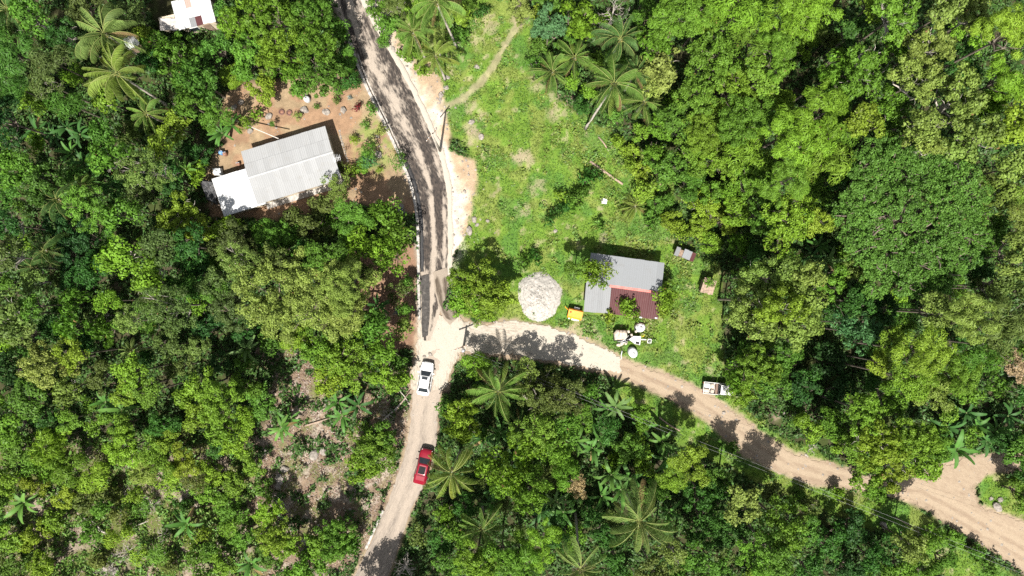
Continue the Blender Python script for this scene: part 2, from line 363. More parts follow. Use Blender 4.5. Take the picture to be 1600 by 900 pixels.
def zones(X, Y):
    "weights of each sort of ground at photo pixels X, Y"
    n1 = (fbm(X / 26, Y / 26, 4) - 0.5) * 60; n2 = (fbm(X / 9, Y / 9, 3, 5) - 0.5) * 14
    d = {}
    def z(poly, soft=9, k=1.0): return sm(-soft, soft, sdist(poly, X, Y) + (n1 * 0.5 + n2) * k)
    d['lawn'] = np.maximum(z(LAWN, 8, 0.7), np.maximum(z(VERGE, 8, 0.6), z(NOOK, 6, 0.4)))
    d['yard'] = z(YARD, 6, 0.5); d['red'] = z(RED, 8, 0.6); d['litter'] = z(LITTER, 14, 1.2)
    d['shoulder'] = z(SHOULDER, 5, 0.45); d['scrub'] = z(SCRUB, 20); d['vines'] = z(VINES, 12)
    fp, _, _ = linedist(FOOTPATH, X, Y); d['path'] = sm(8, 3, fp + n2 * 0.5)
    rd = np.maximum(np.maximum(sdist(DIRT_ROAD, X, Y), sdist(MARL_ROAD, X, Y)), np.maximum(sdist(JUNCTION, X, Y), np.maximum(sdist(A_LEFT + A_RIGHT[::-1], X, Y), sdist(L_LEFT + L_RIGHT[::-1], X, Y))))
    d['roadd'] = rd; d['road'] = sm(-7, 1, rd + n2 * 0.6 + n1 * 0.06)
    return d
HOUSES = [[(372, 228), (512, 190), (536, 280), (404, 326), (345, 338), (332, 282)], [(912, 392), (1040, 408), (1034, 500), (908, 492)], [(240, -20), (332, -20), (340, 40), (250, 46)]]

def ground_color(X, Y, D):
    f = fbm(X / 30, Y / 30, 4, 3); g = fbm(X / 7, Y / 7, 4, 8)
    def mix(a, b, t): return a * (1 - t[:, None]) + np.array(b)[None] * t[:, None]
    c = np.tile(np.array((0.034, 0.034, 0.015)), (len(X), 1))
    c = mix(c, (0.036, 0.048, 0.014), sm(0.48, 0.6, f))
    c = mix(c, (0.058, 0.046, 0.032), sm(0.58, 0.68, fbm(X / 18, Y / 18, 4, 31)) * 0.7)
    c = mix(c, (0.075, 0.090, 0.026), D['scrub']); c = mix(c, (0.17, 0.14, 0.105), D['scrub'] * sm(0.49, 0.60, fbm(X / 34, Y / 34, 4, 21)))
    c = mix(c, (0.145, 0.106, 0.074), D['litter']); c = mix(c, (0.085, 0.095, 0.032), D['litter'] * sm(0.49, 0.60, fbm(X / 22, Y / 22, 3, 41)) * 0.8)
    c = mix(c, (0.22, 0.185, 0.15), D['litter'] * sm(0.56, 0.64, fbm(X / 15, Y / 15, 3, 43)) * 0.8)
    c = mix(c, (0.085, 0.145, 0.02), D['lawn'])
    c = mix(c, (0.15, 0.165, 0.045), D['lawn'] * sm(0.50, 0.64, fbm(X / 22, Y / 22, 4, 14)) * 0.55)
    c = mix(c, (0.055, 0.125, 0.022), D['lawn'] * sm(0.54, 0.62, fbm(X / 40, Y / 40, 4, 77)) * 0.7)
    c = mix(c, (0.27, 0.21, 0.15), D['lawn'] * sm(0.68, 0.78, fbm(X / 12, Y / 12, 4, 51)) * 0.5)
    for bx, by, br in BARE:
        c = mix(c, (0.275, 0.215, 0.155), sm(1.25, 0.45, np.hypot(X - bx, Y - by) / br + (g - 0.5) * 2.6) * 0.5)
    c = mix(c, (0.205, 0.130, 0.080), D['yard']); c = mix(c, (0.20, 0.155, 0.095), D['yard'] * sm(0.5, 0.6, fbm(X / 25, Y / 25, 4, 61)) * 0.7)
    yg = sm(34, 14, np.hypot((X - 585) * 0.8, (Y - 228) * 0.55)); c = mix(c, (0.13, 0.15, 0.045), D['yard'] * yg * sm(0.4, 0.55, g))
    c = mix(c, (0.165, 0.100, 0.066), D['red'] * (1 - D['lawn']))
    c = mix(c, (0.285, 0.21, 0.14), D['shoulder']); dr, _, _ = linedist(A_RIGHT, X, Y)
    c = mix(c, (0.37, 0.335, 0.285), np.maximum(D['shoulder'], D['lawn'] * 0.6) * sm(30, 6, dr + (f - 0.5) * 55))
    c = mix(c, (0.23, 0.19, 0.125), D['path'] * 0.7)
    c = mix(c, (0.23, 0.175, 0.125), D['road'] * 0.9)
    dl, _, _ = linedist(A_LEFT, X, Y); c = mix(c, (0.27, 0.235, 0.195), sm(13, 3, dl + (f - 0.5) * 18) * (1 - sm(0.6, 0.9, D['lawn'])) * 0.8)
    c *= (0.75 + 0.5 * g)[:, None]
    return c

def build_ground():
    st = 0.27
    inner_x = np.arange(-69, 69.01, st); inner_y = np.arange(-40, 40.01, st)
    ext = np.array([3, 8, 16, 30, 60, 130, 300, 700, 1500.])
    xs = np.r_[-69 - ext[::-1], inner_x, inner_x[-1] + ext]; ys = np.r_[-40 - ext[::-1], inner_y, inner_y[-1] + ext]
    gx, gy = np.meshgrid(xs, ys); X = gx.ravel(); Y = gy.ravel(); PX = X / S + 800; PY = 450 - Y / S
    D = zones(PX, PY); c = ground_color(PX, PY, D)
    bump = (fbm(X / 1.1, Y / 1.1, 3, 2) - 0.5) * 0.22 + (fbm(X / 0.35, Y / 0.35, 2, 6) - 0.5) * 0.10
    z = bump * sm(2, -26, D['roadd']) * (0.35 + 0.65 * (1 - D['yard']))
    flat = np.maximum.reduce([sm(-14, -4, sdist(h, PX, PY)) for h in HOUSES]); z *= 1 - flat
    z -= 0.02 * sm(3, -3, -D['roadd'])
    nx, ny = len(xs), len(ys); i = np.arange(ny - 1)[:, None] * nx + np.arange(nx - 1)[None]; i = i.ravel()
    F = np.c_[i, i + 1, i + nx + 1, i + nx]
    o = link('ground', np_mesh('ground', np.c_[X, Y, z], F, M['ground'], {'Col': c}, True)); tag(o, kind='structure')
build_ground()

def resample(pts, n):
    P = np.array(pts, float); d = np.r_[0, np.cumsum(np.hypot(*np.diff(P, axis=0).T))]
    # smooth corner-cutting spline through the points
    t = np.linspace(0, d[-1], n); out = []
    for k in range(2):
        m = np.gradient(P[:, k], d); j = np.clip(np.searchsorted(d, t) - 1, 0, len(d) - 2); h = d[j + 1] - d[j]; u = (t - d[j]) / h
        out.append((2 * u ** 3 - 3 * u ** 2 + 1) * P[j, k] + (u ** 3 - 2 * u ** 2 + u) * h * m[j] + (-2 * u ** 3 + 3 * u ** 2) * P[j + 1, k] + (u ** 3 - u ** 2) * h * m[j + 1])
    return np.array(out).T
def strip(name, left, right, mat, z, n, mcols=28, rag=3.0, lane=None, ends=(0, 0)):
    A = resample(left, n); B = resample(right, n)
    al = np.r_[0, np.cumsum(np.hypot(*np.diff((A + B) / 2, axis=0).T))] * S
    na = (fbm(al * 1.3, al * 0 + 1.5, 4, 3) - 0.5) * rag * 2; nb = (fbm(al * 1.3, al * 0 + 7.5, 4, 9) - 0.5) * rag * 2
    dvv = (B - A) / np.hypot(*(B - A).T)[:, None]; A = A - dvv * na[:, None]; B = B + dvv * nb[:, None]
    u = np.linspace(0, 1, mcols); P = A[:, None] * (1 - u)[None, :, None] + B[:, None] * u[None, :, None]
    AL = np.repeat(al[:, None], mcols, 1); wd = np.hypot(*(B - A).T) * S; AC = u[None] * wd[:, None]
    X, Y = W(P[..., 0], P[..., 1]); Z = np.full(X.shape, z) + 0.05 * np.sin(np.pi * u)[None]
    Z[:, 0] -= 0.03; Z[:, -1] -= 0.03
    i = (np.arange(n - 1)[:, None] * mcols + np.arange(mcols - 1)[None]).ravel(); F = np.c_[i, i + mcols, i + mcols + 1, i + 1]
    ln = lane(u[None] + AL * 0, AL, P) if lane else AL * 0
    return tag(link(name, np_mesh(name, np.c_[X.ravel(), Y.ravel(), Z.ravel()], F, mat, {'ac': AC.ravel(), 'al': AL.ravel(), 'lane': ln.ravel()}, True)), kind='structure')
def cut_sheet(name, poly, mat, z, axis, rag=5.0, cell=0.14, lane=None):
    P = np.array(poly); x0, y0 = P.min(0) - 8; x1, y1 = P.max(0) + 8; x0 = max(x0, -30); x1 = min(x1, 1630); y0 = max(y0, -30); y1 = min(y1, 930); st = cell / S
    xs = np.arange(x0, x1, st); ys = np.arange(y0, y1, st); gx, gy = np.meshgrid(xs, ys); X = gx.ravel(); Y = gy.ravel()
    sd_ = sdist(poly, X, Y); e = (fbm(X / 14, Y / 14, 4, 2) - 0.5) * rag * 4 + (fbm(X / 3, Y / 3, 2, 12) - 0.5) * rag * 1.6
    keep = (sd_ + e) > 0
    d_, al, sd2 = linedist(axis, X, Y)
    nx, ny = len(xs), len(ys); i = (np.arange(ny - 1)[:, None] * nx + np.arange(nx - 1)[None]).ravel()
    q = keep[i] & keep[i + 1] & keep[i + nx] & keep[i + nx + 1]; F = np.c_[i, i + nx, i + nx + 1, i + 1][q]
    used = np.unique(F); remap = np.full(len(X), -1); remap[used] = np.arange(len(used)); F = remap[F]
    wx, wy = W(X, Y); zz = z + 0.03 * (fbm(wx / 0.8, wy / 0.8, 2, 4) - 0.5) - 0.02 * sm(3, 0, sd_ + e)
    ln = lane(d_, al, sd2, sd_) if lane else d_ * 0
    return tag(link(name, np_mesh(name, np.c_[wx, wy, zz][used], F, mat, {'ac': (d_ * sd2 * S)[used], 'al': (al * S)[used], 'lane': ln[used]}, True)), kind='structure')
def bell(x, c, w_): return np.exp(-((x - c) / w_) ** 2)

TRACK_AXIS = [(735, 530), (800, 530), (870, 540), (930, 560), (980, 577), (1030, 598), (1080, 620), (1130, 655), (1175, 690), (1230, 722), (1300, 742), (1380, 762), (1440, 768), (1500, 800), (1560, 835), (1640, 880)]
def dirt_lane(d_, al, sd2, sdd):
    s = d_ * sd2; return 0.26 * bell(s, -7, 3.2) + 0.26 * bell(s, 8, 3.2) - 0.16 * bell(s, 0, 4) - 0.12 * bell(s, 15, 4) + (fbm(al / 9, s / 4, 3, 8) - 0.5) * 0.35 - 0.10 * sm(6, 0, sdd)
cut_sheet('dirt_road', DIRT_ROAD, M['dirt'], 0.035, TRACK_AXIS, 4.0, 0.16, dirt_lane)
cut_sheet('marl_road', MARL_ROAD, M['marl'], 0.075, TRACK_AXIS, 3.0, 0.12, lambda d, a, s, q: 0.10 * sm(20, 110, a) - 0.15 * bell(a, 60, 45))
def low_lane(u, al, P):
    return 0.14 * bell(u, 0.30, 0.11) + 0.20 * bell(u, 0.74, 0.10) - 0.14 * bell(u, 0.52, 0.10) + 0.25 * sm(12, 3, al) - 0.16 * sm(0.93, 1.0, u) - 0.1 * sm(0.08, 0.0, u) - 0.30 * sm(21, 30, al)
strip('lower_road', L_LEFT, L_RIGHT, M['lower_road'], 0.05, 300, 30, 2.6, low_lane)
cut_sheet('junction_marl', JUNCTION, M['marl'], 0.10, [(680, 480), (690, 620)], 2.5, 0.12, lambda d, a, s, q: 0.22 * sm(2, 14, q) - 0.12)
def asph_lane(u, al, P):
    y = P[..., 1]; lowr = sm(130, 300, y)
    up = 0.09 * bell(u, 0.40, 0.22) - 0.06 * bell(u, 0.80, 0.12) - 0.08 * bell(u, 0.12, 0.1)
    dn = 0.22 * bell(u, 0.47 + 0.05 * (fbm(al * 0.4, al * 0, 2) - 0.5), 0.085) - 0.14 * bell(u, 0.70, 0.13) - 0.06 * bell(u, 0.22, 0.12) + 0.16 * bell(u, 0.88, 0.06)
    wob = (fbm(al * 0.35, u * 2.5, 3, 5) - 0.5) * 0.35
    return up * (1 - lowr) + dn * lowr + wob + 0.05 * sm(110, 0, y) + 0.22 * sm(470, 525, y) * sm(0.3, 0.6, u) - 0.25 * sm(450, 490, y) * sm(0.5, 0.2, u)
strip('asphalt_road', A_LEFT, A_RIGHT, M['asphalt'], 0.12, 420, 40, 1.4, asph_lane)
strip('mud_track', M_LEFT, M_RIGHT, M['mud'], 0.19, 60, 20, 2.0, lambda u, a, P: 0.14 * bell(u, 0.5, 0.1) - 0.12 * bell(u, 0.25, 0.12) - 0.10 * bell(u, 0.8, 0.1) + 0.6 * sm(0.15, 0.0, u) + 0.6 * sm(0.88, 1.0, u) + 0.7 * sm(496, 508, P[..., 1]) + 0.5 * sm(440, 425, P[..., 1]))
# white dust line left along the road's right edge
def offset_line(pts, o, a, b, n=80):
    P = resample(pts, 400); P = P[(P[:, 1] >= a) & (P[:, 1] <= b)]; t = np.gradient(P, axis=0); t /= np.hypot(*t.T)[:, None]
    q = np.c_[t[:, 1], -t[:, 0]] * o + P; return q[np.linspace(0, len(q) - 1, n).astype(int)]
strip('marl_edge', offset_line(A_RIGHT, -1.0, -20, 430), offset_line(A_RIGHT, 7.5, -20, 430), M['marl'], 0.135, 260, 8, 2.6, lambda u, a, P: 0.30 + 0 * u)
strip('tar_strip', offset_line(A_LEFT, -1.5, 255, 425), offset_line(A_LEFT, 4.5, 255, 425), M['tar'], 0.185, 120, 5, 1.6)
strip('tar_patch', [(657, 432), (659, 470), (659, 505), (660, 527)], [(671, 428), (672, 470), (672, 500), (669, 524)], M['tarpatch'], 0.19, 60, 6, 0.8)
def kerb(name, line, wd, hgt, z0=0.0):
    P = np.array(line); t = np.gradient(P, axis=0); t /= np.hypot(*t.T)[:, None]; nn = np.c_[t[:, 1], -t[:, 0]]
    rings = []
    for k, (p, q) in enumerate(zip(P, nn)):
        h_ = hgt * (0.75 + 0.4 * random.random()); j = (random.random() - 0.5) * 0.6
        c = []
        for o_, zz in ((-wd / 2 + j, z0 - 0.2), (-wd / 2 + j, z0 + h_), (wd / 2 + j, z0 + h_), (wd / 2 + j, z0 - 0.2)):
            x, y = W(p[0] + q[0] * o_, p[1] + q[1] * o_); c.append((x, y, zz))
        rings.append(c)
    return tag(MB().loft(rings, True, False).build(name, M['concrete']), kind='structure')
kerb('concrete_kerb', offset_line(A_LEFT, -4.0, 60, 500, 110), 4.2, 0.36)
kerb('drain_edge', offset_line(A_LEFT, 1.2, 85, 240, 60), 1.6, 0.22)
kerb('road_kerb', resample([(599, 797), (589, 818), (580, 840), (572, 857)], 24), 3.6, 0.2)
# ------------------------------------------------------------------ leaves, crowns, trees
def leaf_quads(P, N, L, Wd, R, droop=0.25, T=None):
    n = len(P); N = N / (np.linalg.norm(N, axis=1, keepdims=True) + 1e-9)
    if T is None: T = R.normal(size=(n, 3))
    T = T - N * (T * N).sum(1, keepdims=True); T /= np.linalg.norm(T, axis=1, keepdims=True) + 1e-9
    B = np.cross(N, T); L = L[:, None]; Wd = Wd[:, None]
    a = P - T * L * 0.5; b = P + B * Wd * 0.5 + N * Wd * 0.18 - T * L * 0.04; c = P + T * L * 0.5 - N * L * droop; d = P - B * Wd * 0.5 + N * Wd * 0.18 - T * L * 0.04
    V = np.stack([a, b, c, d], 1).reshape(-1, 3); F = np.arange(n * 4).reshape(n, 4); return V, F
def sph(R, n, up=None):
    v = R.normal(size=(n, 3)); v /= np.linalg.norm(v, axis=1, keepdims=True)
    if up is not None: v[:, 2] = np.abs(v[:, 2]) * up + v[:, 2] * (1 - up); v /= np.linalg.norm(v, axis=1, keepdims=True)
    return v
def spread_points(R, n, rad, irr, tries=14):
    "n well-spread points in an uneven disc"
    ph = R.random(3) * 6.28; pts = []
    for _ in range(n):
        best = None; bd = -1
        for _t in range(tries):
            t = R.random() * 6.283; lim = 1 + irr * (0.5 * math.sin(2 * t + ph[0]) + 0.35 * math.sin(3 * t + ph[1]) + 0.3 * math.sin(5 * t + ph[2])); lim /= 1 + 0.75 * irr
            r = rad * math.sqrt(R.random()) * lim; p = (r * math.cos(t), r * math.sin(t))
            dd = min(((p[0] - q[0]) ** 2 + (p[1] - q[1]) ** 2 for q in pts), default=1e9)
            if dd > bd: bd, best = dd, p
        pts.append(best)
    return np.array(pts)
# kind: lobe size share, clump radius (m), leaf length, leaf width, crown height share, cover, ratio of clumps kept
KIND = {
    'clump':   dict(lobe=0.34, cr=0.46, L=0.25, W=0.16, hgt=0.80, cover=3.2, irr=0.44, nc=1.5),
    'rosette': dict(lobe=0.32, cr=0.55, L=0.42, W=0.20, hgt=0.74, cover=3.3, irr=0.44, nc=1.45),
    'fine':    dict(lobe=0.40, cr=0.50, L=0.22, W=0.09, hgt=0.60, cover=3.4, irr=0.30, nc=1.9),
    'feather': dict(lobe=0.38, cr=0.75, L=0.48, W=0.09, hgt=0.62, cover=3.4, irr=0.40, nc=1.6),
    'flat':    dict(lobe=0.15, cr=0.40, L=0.23, W=0.16, hgt=0.22, cover=3.8, irr=0.16, nc=2.0),
    'open':    dict(lobe=0.34, cr=0.46, L=0.22, W=0.13, hgt=0.66, cover=1.9, irr=0.50, nc=1.5),
    'puff':    dict(lobe=0.31, cr=0.58, L=0.28, W=0.22, hgt=0.74, cover=3.3, irr=0.42, nc=1.3),
}
CROWNS = {}
def crown_proto(kind, Rm, var):
    key = (kind, Rm, var)
    if key in CROWNS: return CROWNS[key]
    k = KIND[kind]; R = np.random.default_rng(abs(hash((kind, int(Rm * 10), var))) % 99991 if False else (sum(map(ord, kind)) * 131 + int(Rm * 10) * 17 + var * 7))
    lr0 = max(k['lobe'] * Rm, 0.55); nl = max(3, int(1.15 * (Rm / lr0) ** 2)); lp = spread_points(R, nl, Rm - lr0 * 0.75, k['irr'])
    hh = Rm * k['hgt'] * 1.15; lobes = []
    for x, y in lp:
        q = math.hypot(x, y) / Rm; z = hh * (math.sqrt(max(0.04, 1 - q * q)) * (0.50 + 0.70 * R.random()) - 0.15 * R.random())
        lobes.append((x, y, z, lr0 * (0.72 + 0.55 * R.random())))
    cl = []
    for x, y, z, lr in lobes:
        nc = max(3, int(k['nc'] * (lr / k['cr']) ** 2)); v = sph(R, nc, 0.75)
        fl = 0.45 if kind == 'flat' else (0.75 if kind in ('fine', 'feather') else 0.95)
        cc = np.array((x, y, z)) + v * np.array((lr, lr, lr * fl)) * (0.60 + 0.60 * R.random((nc, 1)))
        rr = k['cr'] * (0.5 + 0.65 * R.random(nc)); cl.append(np.c_[cc, rr, R.random() * 0.5 + 0.5 * R.random(nc)])
    cl = np.concatenate(cl); area = math.pi * Rm * Rm; n = int(k['cover'] * area / (0.5 * k['L'] * k['W'])); wgt = cl[:, 3] ** 2; wgt /= wgt.sum()
    j = R.choice(len(cl), n, p=wgt); v = sph(R, n, 0.8); rad = cl[j, 3] * (0.62 + 0.42 * R.random(n) ** 0.5)
    if kind == 'rosette':
        v[:, 2] = np.abs(v[:, 2]) * 0.55 + 0.05
    an = 0.65 + 0.75 * R.random((len(cl), 3)); P = cl[j, :3] + v * rad[:, None] * an[j] * np.array((1, 1, 0.62 if kind in ('flat', 'fine') else 0.85)) + R.normal(size=(n, 3)) * 0.07
    N = v * 0.95 + R.normal(size=(n, 3)) * 0.34 + np.array((0, 0, 0.30)); T = None
    if kind in ('rosette', 'puff'): T = v * np.array((1, 1, 0.3)) + R.normal(size=(n, 3)) * 0.25
    if kind == 'feather': T = (cl[j, :3] * np.array((1, 1, 0.0)) * 0.35 / Rm + v * np.array((1, 1, 0.4)) + R.normal(size=(n, 3)) * 0.35)
    L = k['L'] * (0.6 + 0.75 * R.random(n)); Wd = k['W'] * (0.65 + 0.65 * R.random(n))
    V, F = leaf_quads(P, N, L, Wd, R, 0.22, T)
    depth = np.clip(v[:, 2], 0, 1)
    lv = np.clip(0.08 + 0.46 * cl[j, 4] + 0.46 * R.random(n), 0, 0.97); dd = R.random(n) < 0.0015; lv[dd] = 1.0
    me = np_mesh('leaves', V, F, M['leaf'], {'lv': np.repeat(lv, 4)})
    # limbs up to the lobes
    b = MB(); base = Vector((0, 0, -Rm * 0.32))
    for x, y, z, lr in lobes:
        e = Vector((x, y, z - lr * 0.1)); m_ = base.lerp(e, 0.5) + Vector((R.normal() * 0.12 * Rm, R.normal() * 0.12 * Rm, -0.06 * Rm)); r0 = 0.028 * Rm + 0.02
        b.tube([base, base.lerp(m_, 0.5) + Vector((0, 0, 0.04 * Rm)), m_, m_.lerp(e, 0.6), e], [r0 * 1.25, r0, r0 * 0.8, r0 * 0.55, r0 * 0.25], 5, False)
        for _ in range(3):
            w3 = Vector(sph(R, 1, 0.6)[0]) * lr * 0.95; b.tube([m_.lerp(e, 0.7), e + w3 * 0.55, e + w3], [r0 * 0.4, r0 * 0.28, r0 * 0.1], 4, False)
    CROWNS[key] = (me, b.mesh('limbs', M['palebark' if kind in ('open', 'puff') else 'bark']), Rm * 0.32)
    return CROWNS[key]
TRUNKS = {}
def trunk_proto(v):
    if v not in TRUNKS:
        R = np.random.default_rng(50 + v); pts = [Vector((R.normal() * 0.05 * t, R.normal() * 0.05 * t, t)) for t in (0, 0.08, 0.3, 0.6, 1.0)]; pts[-1].x = pts[-1].y = 0
        TRUNKS[v] = MB().tube(pts, [1.5, 1.1, 0.95, 0.85, 0.75], 8).mesh('trunk', M['bark'])
    return TRUNKS[v]
C = dict(mid=(0.052, 0.125, 0.017), dark=(0.034, 0.095, 0.015), deep=(0.024, 0.066, 0.014), yel=(0.106, 0.176, 0.018), lime=(0.090, 0.178, 0.017), pale=(0.102, 0.160, 0.034),
         olive=(0.078, 0.108, 0.024), blue=(0.045, 0.118, 0.045), gold=(0.140, 0.185, 0.045), bright=(0.070, 0.150, 0.017), even=(0.074, 0.168, 0.024), soft=(0.138, 0.212, 0.044), red=(0.10, 0.012, 0.02), straw=(0.20, 0.17, 0.10))
WORD = dict(mid='mid green', dark='dark green', deep='deep green', yel='yellow-green', lime='lime green', pale='pale green', olive='olive green', blue='bluish green', gold='golden green', bright='bright green', even='even green', soft='yellowish', red='dark red', straw='straw coloured')
LOOK = dict(clump='clumpy', rosette='large-leaved', fine='soft', feather='feathery', flat='flat-topped', open='sparse', puff='puffy')
LM = [('white sedan', 664, 590), ('red car', 661, 727), ('white pickup', 1118, 606), ('gravel heap', 843, 462), ('silver-roofed house', 975, 440), ('white-roofed house', 452, 262),
      ('bare dead tree', 960, 25), ('huge flat tree', 1415, 345), ('soft pale tree', 485, 472), ('top left house', 305, 15), ('dirt road fork', 1470, 750), ('forked fallen branch', 150, 825)]
ONES = 'zero one two three four five six seven eight nine ten eleven twelve thirteen fourteen fifteen sixteen seventeen eighteen nineteen'.split()
def in_words(k): return ONES[k] if k < 20 else ('twenty thirty forty fifty sixty'.split()[k // 10 - 2] + ('-' + ONES[k % 10] if k % 10 else ''))
def where(px, py):
    best = min(LM, key=lambda l: abs(l[1] - px) + abs(l[2] - py)); dx = round((px - best[1]) * S); dy = round((py - best[2]) * S); parts = []
    if dx: parts.append('%s m %s' % (in_words(abs(dx)), 'left' if dx < 0 else 'right'))
    if dy: parts.append('%s m %s' % (in_words(abs(dy)), 'above' if dy < 0 else 'below'))
    if not parts: return 'right beside the ' + best[0]
    s = ' and '.join(parts)
    if not s.endswith(('above', 'below')): s += ' of'
    return s + ' the ' + best[0]
SIZE = lambda r: 'small' if r < 22 else '' if r < 42 else 'broad'
def auto_label(adj, noun, px, py):
    for a in adj:
        l = ' '.join((a + ' ' + noun + ' ' + where(px, py)).split())
        if l not in LABELS: return l
    for dx in (-14, 14, -28, 28):
        for dy in (0, 14, -14):
            l = ' '.join((adj[0] + ' ' + noun + ' ' + where(px + dx, py + dy)).split())
            if l not in LABELS: return l
    return l
SIZES = [0.7, 1.2, 2.2, 3.6, 5.5, 10.0]
NV = {0.7: 2, 1.2: 3, 2.2: 3, 3.6: 3, 5.5: 2, 10.0: 1}
TREES = []
def tree(px, py, rp, kind, colr, h=None, label=None, name=None, noun=None, group=None, jit=0.06):
    "broadleaf tree or shrub: crown centre seen at (px, py), crown radius rp photo pixels"
    if h is None: h = 3.2 + 0.14 * rp if rp > 24 else 1.0 + 0.11 * rp
    if h > 6.4: h = 6.4 + (h - 6.4) * 1.5 + 0.4 * h * (rng.random() - 0.35)
    R_ = rp * 0.98 * S * (H - h) / H; top = h
    Rm = min(SIZES, key=lambda s: abs(math.log(s / R_))); v = int(rng.integers(NV[Rm])); leaves, limbs, drop = crown_proto(kind, Rm, v); sc = R_ / Rm
    zc = max(top - KIND[kind]['hgt'] * R_ * 1.25, drop * sc + 0.1)          # height of the crown's foot
    x, y = W(px, py, zc + 0.5 * R_ * KIND[kind]['hgt'])
    big = rp >= 20; noun = noun or ('tree' if big else 'shrub'); name = name or ('broadleaf_tree' if big else 'shrub')
    cw = WORD[colr]; lab = label or auto_label([f'{SIZE(rp) if big else ""} {cw} {LOOK[kind]}', f'{cw}', f'{LOOK[kind]}', f'leafy {cw}'], noun, px, py)
    t = thing(name, lab, noun, (x, y, 0), 0, group or ('trees of the forest' if big else 'shrubs of the forest edge'))
    col = np.array(C[colr]) * (np.array((1.26, 1.15, 1.05)) if colr not in ('dark', 'deep', 'olive', 'even') else 1.0) * (1 + (rng.random(3) - 0.5) * jit * 2) * (0.88 + 0.24 * rng.random())
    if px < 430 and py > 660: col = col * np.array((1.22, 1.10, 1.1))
    elif px < 400 and py < 560 and colr in ('mid', 'bright', 'olive', 'pale', 'dark', 'deep'): col = col * np.array((0.84, 0.92, 1.05))  # upper and middle left crowns: dimmer light there painted into the leaf colour
    rz = rng.random() * 6.283
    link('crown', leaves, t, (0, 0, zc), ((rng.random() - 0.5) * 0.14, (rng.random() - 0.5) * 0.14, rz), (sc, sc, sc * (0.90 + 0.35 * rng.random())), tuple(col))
    link('limbs', limbs, t, (0, 0, zc), (0, 0, rz), (sc, sc, sc))
    tr = max(0.035 * R_ + 0.03, 0.03); link('trunk', trunk_proto(int(rng.integers(4))), t, (0, 0, -0.1), (0, 0, rz), (tr, tr, max(zc - drop * sc + 0.1, 0.15)))
    TREES.append((px, py, rp)); return t

# ------------------------------------------------------------------ coconut palms
def frond_mesh(L, e0, e1, seed):
    R = np.random.default_rng(seed); n = 15; pts = []; p = np.zeros(3)
    for i in range(n + 1):
        t = i / n; a = math.radians(e0 + (e1 - e0) * t ** 1.25); pts.append(p.copy()); p = p + np.array((math.cos(a), 0, math.sin(a))) * L / n
    pts = np.array(pts); b = MB().tube(pts, np.linspace(0.045, 0.010, n + 1), 4, False); nv = len(b.v)
    V = [np.array(b.v)]; F = [np.array([f for f in b.f])]; lv = [np.full(nv, 0.93)]; k = 0; off = nv; vs = []; fs = []; ls = []
    side_curl = R.normal() * 0.08
    for i in range(40):
        t = 0.13 + 0.87 * i / 39; f = t * n; j = min(int(f), n - 1); q = pts[j] + (pts[j + 1] - pts[j]) * (f - j); d = pts[min(j + 1, n)] - pts[j]; d /= np.linalg.norm(d)
        up = np.cross(np.array((0, 1, 0)), d) * -1.0; up = up / np.linalg.norm(up)
        if up[2] < 0: up = -up
        ll = (0.32 + 0.66 * math.sin(math.pi * min(1, 0.10 + 0.86 * t)) ** 0.8) * L / 4.2 * (0.92 + 0.16 * R.random())
        for s in (-1, 1):
            hang = 0.95 + 0.30 * R.random() + side_curl * s
            o = np.array((0, s, 0)) * math.cos(hang) - up * math.sin(hang) * 0.9 + d * (0.40 + 0.40 * t); o /= np.linalg.norm(o); w_ = d * 0.055 * L / 4.2
            m_ = q + o * ll * 0.55; e = q + o * ll + np.array((0, 0, -0.28 * ll)); m0 = len(vs); wm = w_ * 1.15
            vs += [q - w_ * 0.5, q + w_ * 0.5, m_ + wm * 0.5, m_ - wm * 0.5, e + w_ * 0.12, e - w_ * 0.12]; fs += [(m0, m0 + 1, m0 + 2, m0 + 3), (m0 + 3, m0 + 2, m0 + 4, m0 + 5)]
            ls += [0.45 + 0.3 * R.random()] * 6
    V = np.concatenate([V[0], np.array(vs)]); F = np.concatenate([F[0], np.array(fs) + nv]); me = np_mesh('frond', V, F, M['leaf'], {'lv': np.r_[lv[0], ls]}, True, np.r_[np.ones(len(b.f)), np.zeros(len(fs))]); me.materials.append(M['rachis']); return me
FROND = {'up': [frond_mesh(3.9, 80, 5, 1), frond_mesh(4.4, 68, -45, 2)], 'mid': [frond_mesh(4.8, 50, -66, 3), frond_mesh(4.8, 40, -72, 4), frond_mesh(4.9, 32, -70, 5)], 'low': [frond_mesh(4.6, 14, -78, 6), frond_mesh(4.6, 0, -82, 7)]}
NUT = MB().lathe([(0.001, -0.16), (0.1, -0.11), (0.135, 0), (0.09, 0.11), (0.001, 0.15)], 8).mesh('coconut', simple('coconut_husk', (0.14, 0.12, 0.03), 0.6))
PC = dict(green=(0.088, 0.160, 0.028), yellow=(0.125, 0.178, 0.030), dark=(0.055, 0.112, 0.028), pale=(0.112, 0.168, 0.042))
